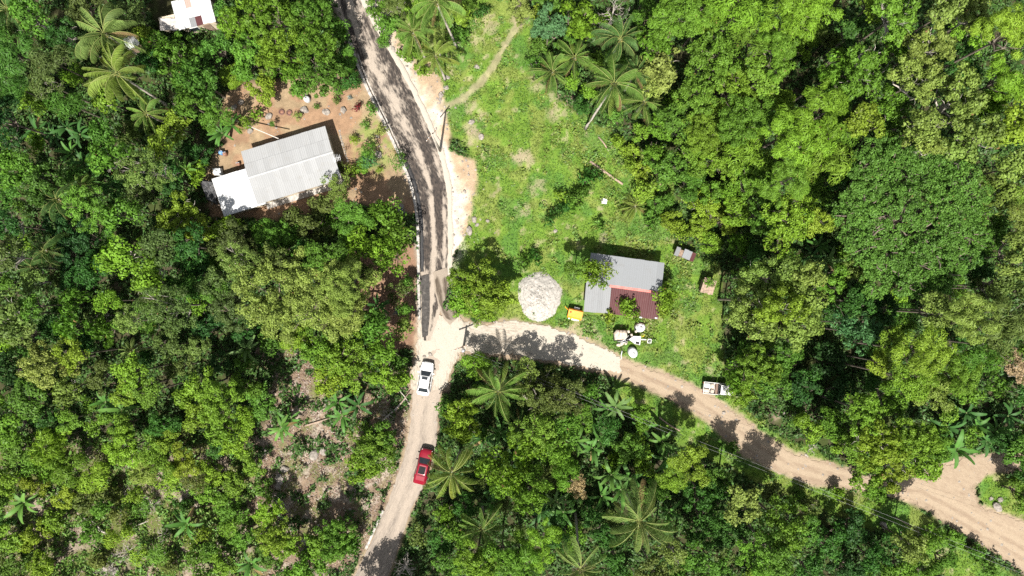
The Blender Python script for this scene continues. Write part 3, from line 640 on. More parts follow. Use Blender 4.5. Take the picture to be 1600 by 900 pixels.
def palm(px, py, rp, h, colr='green', lean=(0, 0), nf=23, label=None, turn=None):
    x, y = W(px, py, h); bx, by = x + lean[0], y + lean[1]
    lab = label or auto_label([{'green': 'green', 'yellow': 'yellowish', 'dark': 'shaded dark green', 'pale': 'pale green'}[colr], 'slender'], 'coconut palm', px, py)
    t = thing('coconut_palm', lab, 'palm tree', (bx, by, 0), 0, 'coconut palms')
    pts = []
    for i in range(9):
        u = i / 8; s_ = u * u * (3 - 2 * u) * 0.5 + u * 0.5; pts.append(((x - bx) * s_, (y - by) * s_, (h - 0.45) * u - 0.05))
    MB().tube(pts, [0.24, 0.17, 0.15, 0.14, 0.135, 0.13, 0.125, 0.12, 0.12], 8).build('trunk', M['palebark'], t)
    sc = 0.84 * rp * S * (H - h) / H / 3.6; a0 = turn if turn is not None else rng.random() * 6.28
    for i in range(nf):
        k = 'up' if i < nf * 0.27 else 'mid' if i < nf * 0.78 else 'low'; me = FROND[k][int(rng.integers(len(FROND[k])))]; a = a0 + i * 2.39996 + (rng.random() - 0.5) * 0.6
        c = np.array(PC[colr]) * (0.75 + 0.5 * rng.random()) * np.array((1 + 0.25 * (k == 'low'), 1, 1)); s1 = sc * (0.72 + 0.45 * rng.random())
        if i >= nf - 2: c = np.array((0.16, 0.115, 0.05))
        link('frond', me, t, (x - bx + 0.1 * math.cos(a), y - by + 0.1 * math.sin(a), h - 0.02 * i), ((rng.random() - 0.5) * 0.9, (rng.random() - 0.5) * 0.30, a), (s1, s1, s1), tuple(c))
    for i in range(5):
        a = i * 1.26 + a0; link('coconut', NUT, t, (x - bx + 0.27 * math.cos(a), y - by + 0.27 * math.sin(a), h - 0.38 - 0.1 * (i % 2)))
    TREES.append((px, py, rp * 0.8)); return t

# ------------------------------------------------------------------ banana plants
def banana_leaf(L, e0, e1, seed, wd=0.48):
    R = np.random.default_rng(seed); n = 10; p = np.zeros(3); rows = []; vs = []; lv = []
    for i in range(n + 1):
        t = i / n; a = math.radians(e0 + (e1 - e0) * t ** 1.4); hw = wd * 0.5 * (0.12 if t < 0.12 else math.sin(math.pi * min(1, (t - 0.06) ** 0.72 * 0.985)) ** 0.6 + 0.02) * L / 2.4
        if i in (4, 6, 8): hw *= 0.86 + 0.1 * R.random()
        up = np.array((-math.sin(a), 0, math.cos(a)))
        for s in (-1, -0.5, 0, 0.5, 1): vs.append(p + np.array((0, s * hw, 0)) + up * (0.26 * abs(s) * hw) - up * 0.10 * hw * (abs(s) == 1) * (1 + R.random())); lv.append(0.80 if s == 0 else 0.5 + 0.2 * R.random())
        p = p + np.array((math.cos(a), 0, math.sin(a))) * L / n
    F = [(i * 5 + k, i * 5 + k + 1, i * 5 + k + 6, i * 5 + k + 5) for i in range(n) for k in range(4)]
    return np_mesh('leaf', np.array(vs), np.array(F), M['leaf'], {'lv': np.array(lv)}, True)
BLEAF = [banana_leaf(2.4, 66, 5, 1), banana_leaf(2.5, 52, -25, 2), banana_leaf(2.4, 38, -42, 3), banana_leaf(2.2, 22, -60, 4)]
BC = dict(green=(0.050, 0.122, 0.022), dark=(0.032, 0.085, 0.020), pale=(0.078, 0.138, 0.038), light=(0.066, 0.138, 0.024))
BSTEM = MB().tube([(0, 0, -0.1), (0, 0, 0.5), (0, 0, 1)], [0.15, 0.13, 0.08], 8).mesh('stem', simple('banana_stem', (0.12, 0.14, 0.05), 0.7, dirt=(0.14, 0.09, 0.05)))
def banana(px, py, rp, colr='green', h=2.6, n=8, label=None):
    x, y = W(px, py, h); lab = label or auto_label([{'green': 'green', 'dark': 'shaded dark green', 'pale': 'pale green', 'light': 'light green'}[colr], 'broad-leaved'], 'banana plant', px, py)
    t = thing('banana_plant', lab, 'banana plant', (x, y, 0), 0, 'banana plants'); link('stem', BSTEM, t, scale=(1, 1, h)); sc = rp * S * (H - h) / H / 2.0; a0 = rng.random() * 6.28
    for i in range(n):
        me = BLEAF[0 if i < 2 else 1 if i < 4 else 2 if i < 6 else 3]; a = a0 + i * 2.39996 + (rng.random() - 0.5) * 0.5; s1 = sc * (0.8 + 0.35 * rng.random()); c = np.array(BC[colr]) * (0.8 + 0.4 * rng.random())
        if i == n - 1 and rng.random() < 0.35: c = np.array((0.17, 0.12, 0.05))
        link('leaf', me, t, (0.05 * math.cos(a), 0.05 * math.sin(a), h - 0.05), ((rng.random() - 0.5) * 0.7, 0, a), (s1, s1, s1), tuple(c))
    TREES.append((px, py, rp * 0.7)); return t
# ------------------------------------------------------------------ the vegetation, quarter by quarter (px, py, radius px, kind, colour[, height])
PALMS = [  # px, py, r, height, colour, trunk lean (m)
    (162, 52, 56, 10, 'pale', (1.5, -1)), (181, 114, 54, 9.5, 'yellow', (1.2, -1.2)), (12, 14, 46, 9, 'dark', (1, 0)), (228, 178, 30, 5.5, 'green', (0, 0)),
    (683, 4, 48, 11, 'green', (1.3, -1.2)), (645, 50, 36, 8, 'green', (0.6, -0.8)), (680, 86, 36, 7, 'yellow', (0.5, -0.8)),
    (863, 112, 36, 4.5, 'green', (0, -0.2)), (898, 89, 33, 5, 'green', (0.2, -0.1)), (970, 60, 40, 8, 'dark', (0, 0.3)), (960, 130, 50, 11, 'green', (-2.1, -2.6)), (1007, 158, 37, 5, 'green', (0, 0)), (993, 112, 34, 8, 'dark', (0, 0)),
    (993, 322, 26, 1.6, 'yellow', (0, 0)), (88, 312, 34, 6.5, 'dark', (0, 0)), (68, 392, 34, 6, 'dark', (0, 0)), (52, 418, 30, 6, 'dark', (0, 0)), (205, 548, 20, 7, 'pale', (0, 0)),
    (778, 612, 50, 7.0, 'green', (0.3, 0.5)), (706, 739, 48, 9, 'yellow', (0.4, 0.8)), (753, 828, 42, 8, 'green', (-0.2, 0.8)), (1000, 815, 60, 11, 'pale', (-0.3, 1.2)), (907, 890, 46, 12, 'pale', (0.5, 2.6)), (128, 290, 22, 4, 'green', (0, 0)), (812, 664, 28, 5, 'dark', (0, 0))]
for a in PALMS: palm(*a)
BANANAS = [(385, 545, 24, 'pale'), (190, 640, 24, 'light'), (165, 628, 20, 'green'), (293, 818, 25, 'green'), (38, 785, 26, 'light'), (393, 880, 24, 'green'), (528, 628, 20, 'green'), (560, 634, 22, 'dark'), (535, 650, 20, 'green'), (440, 668, 22, 'light'), (455, 655, 20, 'green'),
    (290, 265, 20, 'light'), (347, 208, 20, 'green'), (362, 196, 18, 'green'), (112, 240, 22, 'green'), (132, 255, 22, 'dark'), (60, 205, 22, 'dark'), (85, 212, 20, 'dark'), (105, 200, 20, 'dark'), (125, 210, 22, 'dark'), (140, 285, 20, 'green'),
    (782, 676, 24, 'green'), (757, 684, 18, 'dark'), (900, 690, 24, 'light'), (935, 688, 24, 'green'), (925, 700, 22, 'green'), (962, 636, 26, 'pale'), (950, 640, 20, 'green'), (1035, 690, 24, 'light'), (1040, 715, 24, 'green'), (955, 742, 26, 'light'), (985, 745, 26, 'green'), (970, 765, 26, 'green'), (940, 775, 22, 'green'), (868, 782, 22, 'pale'), (845, 800, 22, 'dark'), (880, 800, 20, 'green'), (1045, 800, 20, 'green'), (880, 660, 20, 'green'), (1005, 668, 18, 'green'),
    (1278, 384, 22, 'green'), (1290, 408, 24, 'pale'), (1268, 400, 18, 'dark'), (1492, 702, 34, 'green'), (1525, 665, 24, 'green'), (1555, 672, 24, 'green'), (1480, 668, 24, 'dark'), (1540, 690, 24, 'dark'), (1575, 650, 22, 'dark'), (1510, 645, 22, 'dark'), (775, 760, 22, 'dark'), (790, 735, 20, 'dark'), (770, 785, 20, 'green'), (560, 430, 16, 'dark'), (590, 478, 18, 'dark')]
for a in BANANAS: banana(*a, n=9, h=2.2 if a[0] > 1400 else 3.0 if a[3] in ('light', 'pale') else 2.5)

T = [
 # top left
 (50, 28, 34, 'puff', 'bright'), (22, 82, 38, 'feather', 'mid'), (84, 98, 32, 'feather', 'olive'), (46, 156, 18, 'puff', 'lime'), (75, 132, 30, 'open', 'olive'), (112, 165, 30, 'feather', 'mid'), (212, 26, 28, 'clump', 'olive', 6), (135, 12, 28, 'clump', 'olive'), (170, 160, 21, 'puff', 'lime', 5), (165, 208, 30, 'rosette', 'mid'), (205, 214, 23, 'rosette', 'pale'), (236, 98, 26, 'clump', 'dark', 5), (105, 60, 30, 'open', 'dark'), (10, 190, 40, 'clump', 'deep'), (20, 135, 30, 'feather', 'mid'),
 (272, 92, 48, 'rosette', 'bright', 5), (318, 130, 46, 'rosette', 'mid', 8), (300, 165, 34, 'rosette', 'bright', 7), (340, 182, 26, 'feather', 'bright', 6), (372, 42, 38, 'rosette', 'lime', 6), (388, 92, 36, 'clump', 'bright', 7), (276, 197, 30, 'clump', 'yel', 5.5), (365, 120, 22, 'feather', 'yel', 5), (342, 80, 30, 'clump', 'mid', 4.5), (226, 58, 20, 'clump', 'yel', 3.5),
 (430, 30, 50, 'rosette', 'bright', 8.5), (490, 22, 42, 'rosette', 'mid', 8), (440, 80, 40, 'rosette', 'lime', 8), (500, 70, 42, 'rosette', 'bright', 8), (505, 115, 44, 'rosette', 'mid', 7), (540, 95, 22, 'feather', 'mid', 5), (450, 105, 32, 'rosette', 'bright', 6.5), (416, 143, 27, 'clump', 'yel', 3.6), (470, 138, 20, 'clump', 'mid', 4), (550, 128, 18, 'feather', 'dark', 3), (525, 45, 24, 'rosette', 'mid', 6), (410, 5, 34, 'rosette', 'lime', 8),
 # left
 (36, 262, 38, 'clump', 'bright', 8), (76, 292, 32, 'clump', 'mid'), (15, 300, 30, 'clump', 'mid'), (176, 248, 34, 'puff', 'bright', 9), (232, 268, 42, 'open', 'pale', 9), (255, 236, 22, 'clump', 'yel', 7), (310, 240, 22, 'clump', 'dark', 4), (133, 326, 40, 'clump', 'bright', 9.5), (185, 338, 22, 'puff', 'bright', 7), (214, 330, 18, 'puff', 'bright', 7), (228, 306, 26, 'clump', 'olive', 7), (283, 337, 40, 'puff', 'yel', 6.3), (313, 356, 28, 'puff', 'yel', 4.5), (356, 360, 30, 'puff', 'yel', 4.0), (368, 384, 40, 'clump', 'olive', 6), (195, 398, 38, 'puff', 'lime', 10), (250, 384, 34, 'clump', 'olive', 9), (240, 437, 36, 'puff', 'lime', 10), (380, 412, 40, 'open', 'pale', 10), (20, 352, 36, 'open', 'dark', 8), (24, 402, 34, 'open', 'olive', 8), (60, 440, 30, 'open', 'pale', 8), (140, 372, 30, 'clump', 'deep', 6), (150, 422, 32, 'clump', 'dark', 7), (312, 424, 36, 'clump', 'dark', 6), (300, 385, 34, 'clump', 'dark', 8), (185, 290, 22, 'clump', 'dark', 6), (275, 300, 24, 'clump', 'dark', 5), (100, 350, 26, 'clump', 'deep', 5), (108, 400, 28, 'clump', 'deep', 5), (340, 440, 30, 'clump', 'olive', 8), (290, 450, 30, 'clump', 'mid', 8), (115, 440, 24, 'clump', 'dark', 6),
 # centre left
 (530, 294, 28, 'open', 'pale', 4.2), (508, 322, 20, 'clump', 'olive', 3.5), (480, 352, 36, 'clump', 'olive', 5), (440, 378, 40, 'clump', 'mid', 6), (546, 342, 36, 'fine', 'mid', 8.5), (600, 338, 36, 'rosette', 'bright', 7.5), (618, 366, 32, 'rosette', 'bright', 7), (562, 384, 38, 'rosette', 'lime', 8), (607, 400, 34, 'rosette', 'lime', 6.5), (512, 398, 36, 'clump', 'mid', 8), (432, 408, 32, 'clump', 'olive', 8), (480, 395, 24, 'clump', 'dark', 6), (640, 440, 14, 'clump', 'mid', 2.5), (565, 425, 26, 'clump', 'olive', 6),
 (486, 472, 104, 'fine', 'soft', 10.5), (540, 450, 44, 'fine', 'soft', 10.5), (548, 486, 36, 'fine', 'soft', 10),
 (588, 504, 34, 'rosette', 'mid', 7), (602, 548, 30, 'rosette', 'bright', 6.5), (545, 560, 48, 'clump', 'lime', 7.5), (600, 586, 32, 'clump', 'lime', 5.5), (632, 592, 18, 'clump', 'lime', 4), (500, 548, 38, 'open', 'bright', 7.5), (520, 590, 34, 'clump', 'yel', 7), (634, 485, 15, 'clump', 'mid', 3), (628, 455, 20, 'open', 'olive', 3), (632, 512, 18, 'rosette', 'pale', 4), (410, 622, 30, 'clump', 'mid', 6), (470, 530, 32, 'fine', 'yel', 8),
 (722, 652, 43, 'rosette', 'yel', 5.5), (745, 570, 26, 'feather', 'lime', 4), (700, 635, 20, 'clump', 'mid', 3), (580, 704, 44, 'clump', 'bright', 5.5), (568, 724, 30, 'clump', 'lime', 5), (598, 680, 28, 'clump', 'mid', 5),
 # by the road and the lawn
 (750, 455, 46, 'clump', 'yel', 6.4), (784, 464, 30, 'clump', 'yel', 6), (728, 468, 32, 'clump', 'lime', 5.5), (718, 440, 24, 'clump', 'lime', 5), (762, 490, 24, 'open', 'yel', 4), (870, 330, 12, 'rosette', 'dark', 1.0), (884, 322, 12, 'rosette', 'dark', 1.2), (900, 306, 14, 'rosette', 'mid', 1.4), (914, 284, 10, 'rosette', 'dark', 1.2), (926, 271, 13, 'rosette', 'dark', 1.4), (912, 300, 12, 'rosette', 'mid', 1.2), (898, 322, 11, 'rosette', 'mid', 1.0), (878, 305, 9, 'rosette', 'yel', 1.0), (862, 345, 9, 'rosette', 'dark', 0.9), (935, 352, 9, 'rosette', 'mid', 0.9),
 (928, 430, 26, 'rosette', 'lime', 6.0), (903, 420, 22, 'clump', 'bright', 5.5), (951, 421, 11, 'open', 'yel', 5.6), (1037, 463, 23, 'rosette', 'lime', 4.6), (1034, 484, 13, 'rosette', 'yel', 3.5), (981, 481, 19, 'rosette', 'lime', 3.6), (817, 412, 13, 'rosette', 'mid', 1.4), (835, 400, 12, 'rosette', 'dark', 1.2), (948, 488, 11, 'rosette', 'yel', 1.4),
 # bottom centre
 (845, 602, 40, 'open', 'olive', 4.0), (893, 606, 32, 'open', 'olive', 2.6), (826, 576, 26, 'open', 'pale', 5.5), (880, 622, 32, 'open', 'olive', 7.5), (838, 628, 30, 'open', 'olive', 7), (832, 668, 40, 'clump', 'bright', 8), (880, 668, 34, 'clump', 'mid', 7), (905, 652, 26, 'clump', 'bright', 5), (825, 700, 34, 'rosette', 'lime', 8), (862, 702, 30, 'rosette', 'bright', 8), (832, 764, 44, 'rosette', 'bright', 9), (800, 745, 32, 'rosette', 'lime', 8), (884, 735, 26, 'feather', 'bright', 6), (900, 755, 22, 'open', 'straw', 5), (840, 850, 44, 'feather', 'lime', 9), (812, 880, 36, 'feather', 'bright', 9), (870, 830, 28, 'clump', 'dark', 7), (1072, 722, 36, 'fine', 'yel', 7), (1045, 745, 28, 'fine', 'lime', 7), (1030, 762, 22, 'clump', 'mid', 6), (980, 700, 30, 'clump', 'mid', 5), (1000, 650, 22, 'clump', 'bright', 4), (990, 690, 22, 'clump', 'lime', 4), (1160, 782, 36, 'clump', 'pale', 10), (1180, 862, 46, 'clump', 'bright', 10), (1080, 878, 34, 'clump', 'mid', 8), (1050, 860, 30, 'open', 'pale', 8), (1100, 812, 40, 'clump', 'dark', 6), (1095, 768, 34, 'clump', 'dark', 6), (1120, 750, 26, 'clump', 'mid', 6), (1130, 830, 30, 'clump', 'dark', 7), (1020, 890, 30, 'clump', 'olive', 8), (960, 870, 30, 'clump', 'dark', 6), (940, 830, 28, 'clump', 'dark', 6),
 (770, 722, 30, 'rosette', 'lime', 7), (786, 752, 26, 'rosette', 'bright', 7), (695, 800, 22, 'rosette', 'lime', 4), (722, 836, 22, 'rosette', 'bright', 6), (745, 880, 44, 'clump', 'lime', 9), (785, 862, 32, 'clump', 'bright', 9), (700, 880, 28, 'clump', 'mid', 7), (660, 840, 20, 'open', 'olive', 3), (690, 848, 26, 'clump', 'dark', 5), (730, 795, 24, 'clump', 'dark', 5), (437, 828, 38, 'clump', 'yel', 5.5), (420, 800, 26, 'clump', 'lime', 5), (452, 850, 28, 'clump', 'lime', 5), (522, 834, 40, 'clump', 'mid', 5.5), (500, 850, 32, 'clump', 'bright', 5), (478, 884, 36, 'clump', 'bright', 5), (545, 845, 24, 'rosette', 'mid', 4), (420, 865, 22, 'clump', 'mid', 3),
 # right of the lawn
 (1195, 432, 44, 'puff', 'pale', 11), (1170, 470, 46, 'puff', 'pale', 11), (1215, 478, 46, 'puff', 'yel', 12), (1240, 515, 40, 'clump', 'pale', 11), (1180, 505, 34, 'puff', 'pale', 10), (1255, 470, 36, 'puff', 'pale', 11), (1230, 432, 34, 'clump', 'pale', 11), (1178, 580, 42, 'clump', 'bright', 7), (1150, 582, 28, 'rosette', 'bright', 5), (1160, 614, 24, 'clump', 'lime', 4), (1205, 596, 34, 'clump', 'mid', 7), (1220, 560, 30, 'clump', 'mid', 7), (1345, 520, 32, 'rosette', 'blue', 10), (1318, 505, 24, 'rosette', 'blue', 9), (1362, 478, 34, 'clump', 'deep', 7), (1330, 470, 30, 'clump', 'dark', 9), (1437, 550, 50, 'feather', 'yel', 12), (1415, 590, 40, 'fine', 'lime', 11), (1450, 610, 36, 'fine', 'pale', 11), (1490, 585, 42, 'feather', 'bright', 11), (1520, 560, 34, 'feather', 'mid', 11), (1372, 565, 26, 'clump', 'yel', 9), (1390, 530, 26, 'clump', 'yel', 10), (1455, 485, 38, 'clump', 'pale', 11), (1510, 492, 46, 'feather', 'pale', 12), (1568, 500, 42, 'feather', 'olive', 12), (1545, 540, 30, 'open', 'olive', 10), (1585, 575, 30, 'open', 'straw', 10), (1350, 642, 42, 'clump', 'lime', 9), (1385, 620, 30, 'clump', 'bright', 8), (1262, 665, 28, 'clump', 'lime', 4.5), (1300, 660, 30, 'clump', 'bright', 6), (1310, 690, 24, 'clump', 'lime', 5), (1250, 610, 30, 'clump', 'deep', 4), (1290, 560, 34, 'clump', 'deep', 4), (1310, 610, 30, 'clump', 'deep', 4),
 (1368, 690, 50, 'puff', 'yel', 10), (1420, 690, 44, 'clump', 'lime', 9.5), (1390, 730, 40, 'puff', 'yel', 6.3), (1350, 730, 34, 'clump', 'lime', 6.2), (1362, 765, 22, 'puff', 'bright', 5.5), (1440, 720, 32, 'puff', 'lime', 9), (1330, 700, 28, 'clump', 'bright', 8), (1460, 690, 28, 'clump', 'bright', 7),
 (1418, 342, 140, 'flat', 'even', 11), (1440, 425, 56, 'flat', 'even', 10),
 (1240, 228, 62, 'feather', 'lime', 13), (1225, 282, 46, 'feather', 'bright', 12), (1285, 255, 42, 'feather', 'lime', 13), (1235, 345, 52, 'clump', 'lime', 11), (1270, 350, 28, 'clump', 'yel', 11), (1330, 424, 26, 'clump', 'pale', 9), (1262, 435, 30, 'puff', 'pale', 10), (1300, 440, 28, 'clump', 'bright', 8), (1490, 238, 36, 'puff', 'pale', 13), (1440, 228, 30, 'puff', 'pale', 12), (1553, 302, 30, 'puff', 'pale', 12), (1580, 262, 40, 'clump', 'pale', 13), (1578, 400, 36, 'clump', 'pale', 12), (1545, 365, 30, 'clump', 'mid', 10), (1562, 445, 36, 'clump', 'olive', 11), (1520, 420, 34, 'clump', 'dark', 9), (1590, 340, 30, 'feather', 'pale', 12), (1540, 450, 26, 'open', 'olive', 10),
 (1172, 280, 44, 'clump', 'bright', 9), (1190, 338, 40, 'rosette', 'mid', 9), (1150, 330, 30, 'clump', 'lime', 7), (1165, 240, 40, 'feather', 'lime', 10), (1100, 322, 32, 'open', 'yel', 3.5), (1128, 345, 26, 'clump', 'yel', 3.5), (1040, 268, 36, 'clump', 'mid', 6), (1020, 245, 28, 'rosette', 'bright', 5), (1075, 285, 30, 'clump', 'mid', 5), (1045, 348, 22, 'clump', 'yel', 2.5), (1062, 365, 20, 'open', 'yel', 2.2), (1030, 318, 22, 'clump', 'mid', 3), (1010, 295, 20, 'clump', 'lime', 3), (1090, 360, 24, 'clump', 'yel', 3), (1110, 380, 22, 'clump', 'lime', 3), (1120, 300, 28, 'clump', 'bright', 5), (1150, 380, 24, 'rosette', 'bright', 4), (1170, 400, 26, 'clump', 'dark', 3.5), (1145, 300, 26, 'clump', 'lime', 6), (1015, 345, 16, 'rosette', 'mid', 2), (985, 240, 16, 'clump', 'yel', 1.6), (965, 225, 14, 'clump', 'yel', 1.4), (1000, 270, 18, 'clump', 'yel', 2), (985, 262, 15, 'clump', 'lime', 1.6),
 # top right
 (1236, 30, 58, 'feather', 'lime', 13), (1212, 92, 44, 'feather', 'bright', 12), (1275, 15, 36, 'fine', 'lime', 12), (1398, 26, 46, 'puff', 'bright', 13), (1352, 112, 50, 'puff', 'bright', 13), (1300, 118, 34, 'rosette', 'bright', 12), (1440, 78, 46, 'puff', 'pale', 14), (1425, 132, 44, 'puff', 'pale', 13), (1488, 165, 54, 'puff', 'pale', 13), (1268, 188, 62, 'feather', 'lime', 13), (1310, 200, 36, 'feather', 'bright', 12), (1346, 192, 36, 'clump', 'yel', 12), (1572, 56, 54, 'feather', 'yel', 14), (1560, 128, 46, 'feather', 'lime', 13), (1520, 26, 42, 'puff', 'pale', 13), (1585, 200, 42, 'puff', 'yel', 13), (1440, 200, 34, 'puff', 'pale', 12), (1532, 212, 36, 'puff', 'pale', 13), (1385, 165, 34, 'puff', 'bright', 12), (1360, 10, 28, 'clump', 'yel', 11), (1475, 20, 36, 'puff', 'pale', 12), (1500, 110, 34, 'clump', 'dark', 9), (1330, 55, 36, 'clump', 'dark', 8), (1390, 215, 30, 'clump', 'bright', 10), (1540, 170, 30, 'puff', 'lime', 11), (1400, 75, 30, 'puff', 'bright', 12),
 (815, 20, 26, 'clump', 'gold', 5), (858, 44, 32, 'clump', 'blue', 7), (903, 34, 36, 'rosette', 'lime', 7), (860, 5, 26, 'clump', 'mid', 6), (1060, 32, 54, 'fine', 'bright', 11), (1105, 20, 40, 'feather', 'lime', 11), (1150, 22, 42, 'feather', 'lime', 12), (1020, 72, 32, 'rosette', 'bright', 8), (1033, 112, 36, 'puff', 'gold', 8), (1022, 135, 24, 'puff', 'gold', 7), (1110, 86, 52, 'clump', 'bright', 10), (1142, 140, 48, 'clump', 'lime', 10), (1090, 148, 40, 'clump', 'bright', 9), (1160, 195, 50, 'fine', 'bright', 11), (1060, 190, 38, 'clump', 'mid', 7), (1100, 210, 40, 'fine', 'lime', 9), (1190, 118, 38, 'clump', 'bright', 11), (1178, 66, 36, 'feather', 'bright', 11), (1030, 200, 26, 'clump', 'bright', 5), (1120, 250, 38, 'clump', 'lime', 8), (1080, 245, 34, 'clump', 'bright', 7), (1200, 165, 36, 'clump', 'lime', 11), (945, 40, 22, 'clump', 'bright', 4), (1005, 20, 26, 'clump', 'mid', 5), (885, 75, 22, 'clump', 'mid', 4), (840, 80, 18, 'clump', 'mid', 2.5), (930, 100, 18, 'clump', 'bright', 3), (845, 30, 20, 'clump', 'yel', 4),
 # beside the top of the road
 (590, 18, 18, 'clump', 'bright', 2), (612, 40, 20, 'clump', 'mid', 2.5), (620, 12, 22, 'open', 'olive', 3.5), (640, 85, 18, 'clump', 'bright', 2), (600, 62, 12, 'clump', 'mid', 1.2), (650, 20, 20, 'clump', 'lime', 3), (720, 30, 20, 'clump', 'lime', 2.2), (715, 62, 16, 'clump', 'mid', 1.8), (660, 108, 14, 'clump', 'lime', 1.4), (735, 10, 16, 'clump', 'bright', 1.8), (632, 62, 14, 'clump', 'mid', 1.5), (755, 18, 12, 'rosette', 'dark', 1.2),
 # lower left
 (14, 492, 40, 'puff', 'pale', 9), (42, 520, 28, 'clump', 'pale', 8), (52, 478, 26, 'clump', 'bright', 8), (88, 510, 26, 'clump', 'dark', 7), (114, 505, 30, 'rosette', 'bright', 9), (120, 464, 20, 'rosette', 'bright', 8), (171, 470, 20, 'fine', 'lime', 8), (170, 515, 25, 'rosette', 'bright', 8), (82, 565, 40, 'clump', 'gold', 9.5), (118, 555, 32, 'clump', 'yel', 9.5), (108, 606, 26, 'puff', 'pale', 8), (160, 588, 26, 'clump', 'olive', 7), (206, 582, 36, 'clump', 'lime', 9), (235, 612, 28, 'clump', 'bright', 8), (200, 610, 26, 'clump', 'yel', 8), (268, 478, 48, 'open', 'olive', 10), (245, 455, 30, 'clump', 'olive', 9), (205, 502, 26, 'open', 'pale', 9), (268, 540, 30, 'clump', 'olive', 7), (310, 545, 22, 'clump', 'pale', 6), (285, 572, 24, 'clump', 'olive', 6), (366, 478, 42, 'clump', 'olive', 9), (345, 455, 28, 'clump', 'bright', 8), (310, 606, 36, 'clump', 'lime', 9), (350, 622, 42, 'clump', 'lime', 9), (385, 605, 28, 'clump', 'bright', 7), (345, 662, 34, 'clump', 'bright', 7), (310, 645, 28, 'clump', 'yel', 8), (385, 655, 26, 'clump', 'lime', 6), (50, 622, 38, 'clump', 'mid', 7), (22, 655, 38, 'clump', 'bright', 7), (110, 655, 22, 'clump', 'bright', 5), (196, 662, 22, 'clump', 'bright', 5), (262, 660, 28, 'clump', 'dark', 5), (20, 580, 32, 'clump', 'deep', 5), (70, 655, 24, 'clump', 'dark', 5), (330, 510, 30, 'clump', 'deep', 5), (230, 555, 20, 'clump', 'dark', 5), (385, 510, 24, 'clump', 'dark', 5), (340, 570, 24, 'clump', 'deep', 5),
 (78, 700, 32, 'feather', 'lime', 5), (112, 728, 30, 'feather', 'bright', 4.5), (155, 742, 30, 'feather', 'lime', 4), (200, 700, 34, 'fine', 'lime', 5.5), (250, 712, 32, 'fine', 'bright', 5), (292, 722, 30, 'fine', 'yel', 4.5), (225, 735, 26, 'feather', 'pale', 3.5), (265, 690, 24, 'clump', 'lime', 5), (370, 690, 30, 'clump', 'lime', 5), (395, 720, 24, 'clump', 'bright', 3.5), (30, 700, 34, 'clump', 'mid', 5), (15, 755, 30, 'clump', 'bright', 4), (60, 755, 22, 'clump', 'yel', 3), (105, 775, 22, 'clump', 'yel', 3), (140, 780, 20, 'clump', 'olive', 2.5), (95, 810, 20, 'clump', 'bright', 2.5), (60, 835, 26, 'clump', 'yel', 3), (20, 840, 30, 'clump', 'bright', 4), (25, 890, 30, 'clump', 'mid', 4), (75, 880, 28, 'clump', 'lime', 3.5), (330, 770, 28, 'clump', 'bright', 3.5), (370, 755, 24, 'clump', 'bright', 3), (360, 800, 28, 'clump', 'mid', 3), (380, 840, 22, 'clump', 'mid', 3), (285, 790, 14, 'clump', 'dark', 2), (350, 875, 24, 'clump', 'bright', 3), (310, 870, 20, 'clump', 'mid', 2.5), (270, 880, 18, 'clump', 'olive', 2), (205, 795, 14, 'feather', 'mid', 1.5), (335, 735, 24, 'clump', 'lime', 3.5), (180, 770, 18, 'clump', 'olive', 2), (415, 760, 16, 'clump', 'mid', 2),
 # bottom right
 (1225, 820, 46, 'clump', 'bright', 10), (1208, 860, 36, 'clump', 'mid', 9), (1262, 826, 24, 'clump', 'mid', 6), (1330, 832, 34, 'clump', 'deep', 4), (1290, 850, 34, 'clump', 'dark', 5), (1422, 850, 30, 'puff', 'pale', 7), (1450, 838, 24, 'puff', 'bright', 7), (1400, 885, 30, 'clump', 'bright', 6), (1440, 888, 26, 'clump', 'bright', 6), (1470, 870, 24, 'clump', 'mid', 5), (1360, 870, 28, 'clump', 'dark', 5), (1400, 842, 22, 'clump', 'dark', 4), (1594, 770, 30, 'clump', 'bright', 4.5), (1590, 700, 32, 'clump', 'mid', 6), (1568, 690, 24, 'clump', 'dark', 5), (1596, 738, 24, 'clump', 'dark', 4), (1520, 860, 16, 'clump', 'mid', 1.6), (1490, 842, 14, 'clump', 'bright', 1.4), (1540, 885, 16, 'clump', 'mid', 1.6), (1308, 768, 14, 'clump', 'lime', 1.8), (1250, 770, 12, 'clump', 'mid', 1.5), (1260, 885, 28, 'clump', 'dark', 6), (1320, 885, 28, 'clump', 'deep', 5), (1120, 890, 28, 'clump', 'mid', 8), (1140, 700, 12, 'clump', 'mid', 1.5),
]
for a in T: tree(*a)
# young trees and bushes filling the gaps under the canopy
def fill_gaps():
    R = np.random.default_rng(21); done = []; X = R.uniform(-5, 1605, 4200); Y = R.uniform(-5, 905, 4200); D = zones(X, Y)
    op = np.maximum.reduce([D['lawn'], D['yard'], D['road'], D['shoulder'], D['red'], D['litter'] * 0.9]); hs = np.zeros(len(X), bool)
    for h_ in HOUSES: hs |= sdist(h_, X, Y) > -14
    far_road = D['roadd'] < -16; big = [q for q in TREES if q[2] >= 14]
    for x, y, o, h_, fr in zip(X, Y, op, hs, far_road):
        if o > 0.25 or h_ or not fr or len(done) >= 150: continue
        if any((x - a) ** 2 + (y - b) ** 2 < (0.62 * c + 7) ** 2 for a, b, c in big) or any((x - a) ** 2 + (y - b) ** 2 < 24 ** 2 for a, b in done): continue
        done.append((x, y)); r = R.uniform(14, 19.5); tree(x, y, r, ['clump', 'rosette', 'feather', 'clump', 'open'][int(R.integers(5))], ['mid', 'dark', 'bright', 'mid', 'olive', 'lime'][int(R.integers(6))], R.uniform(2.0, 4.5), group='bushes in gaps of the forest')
fill_gaps()
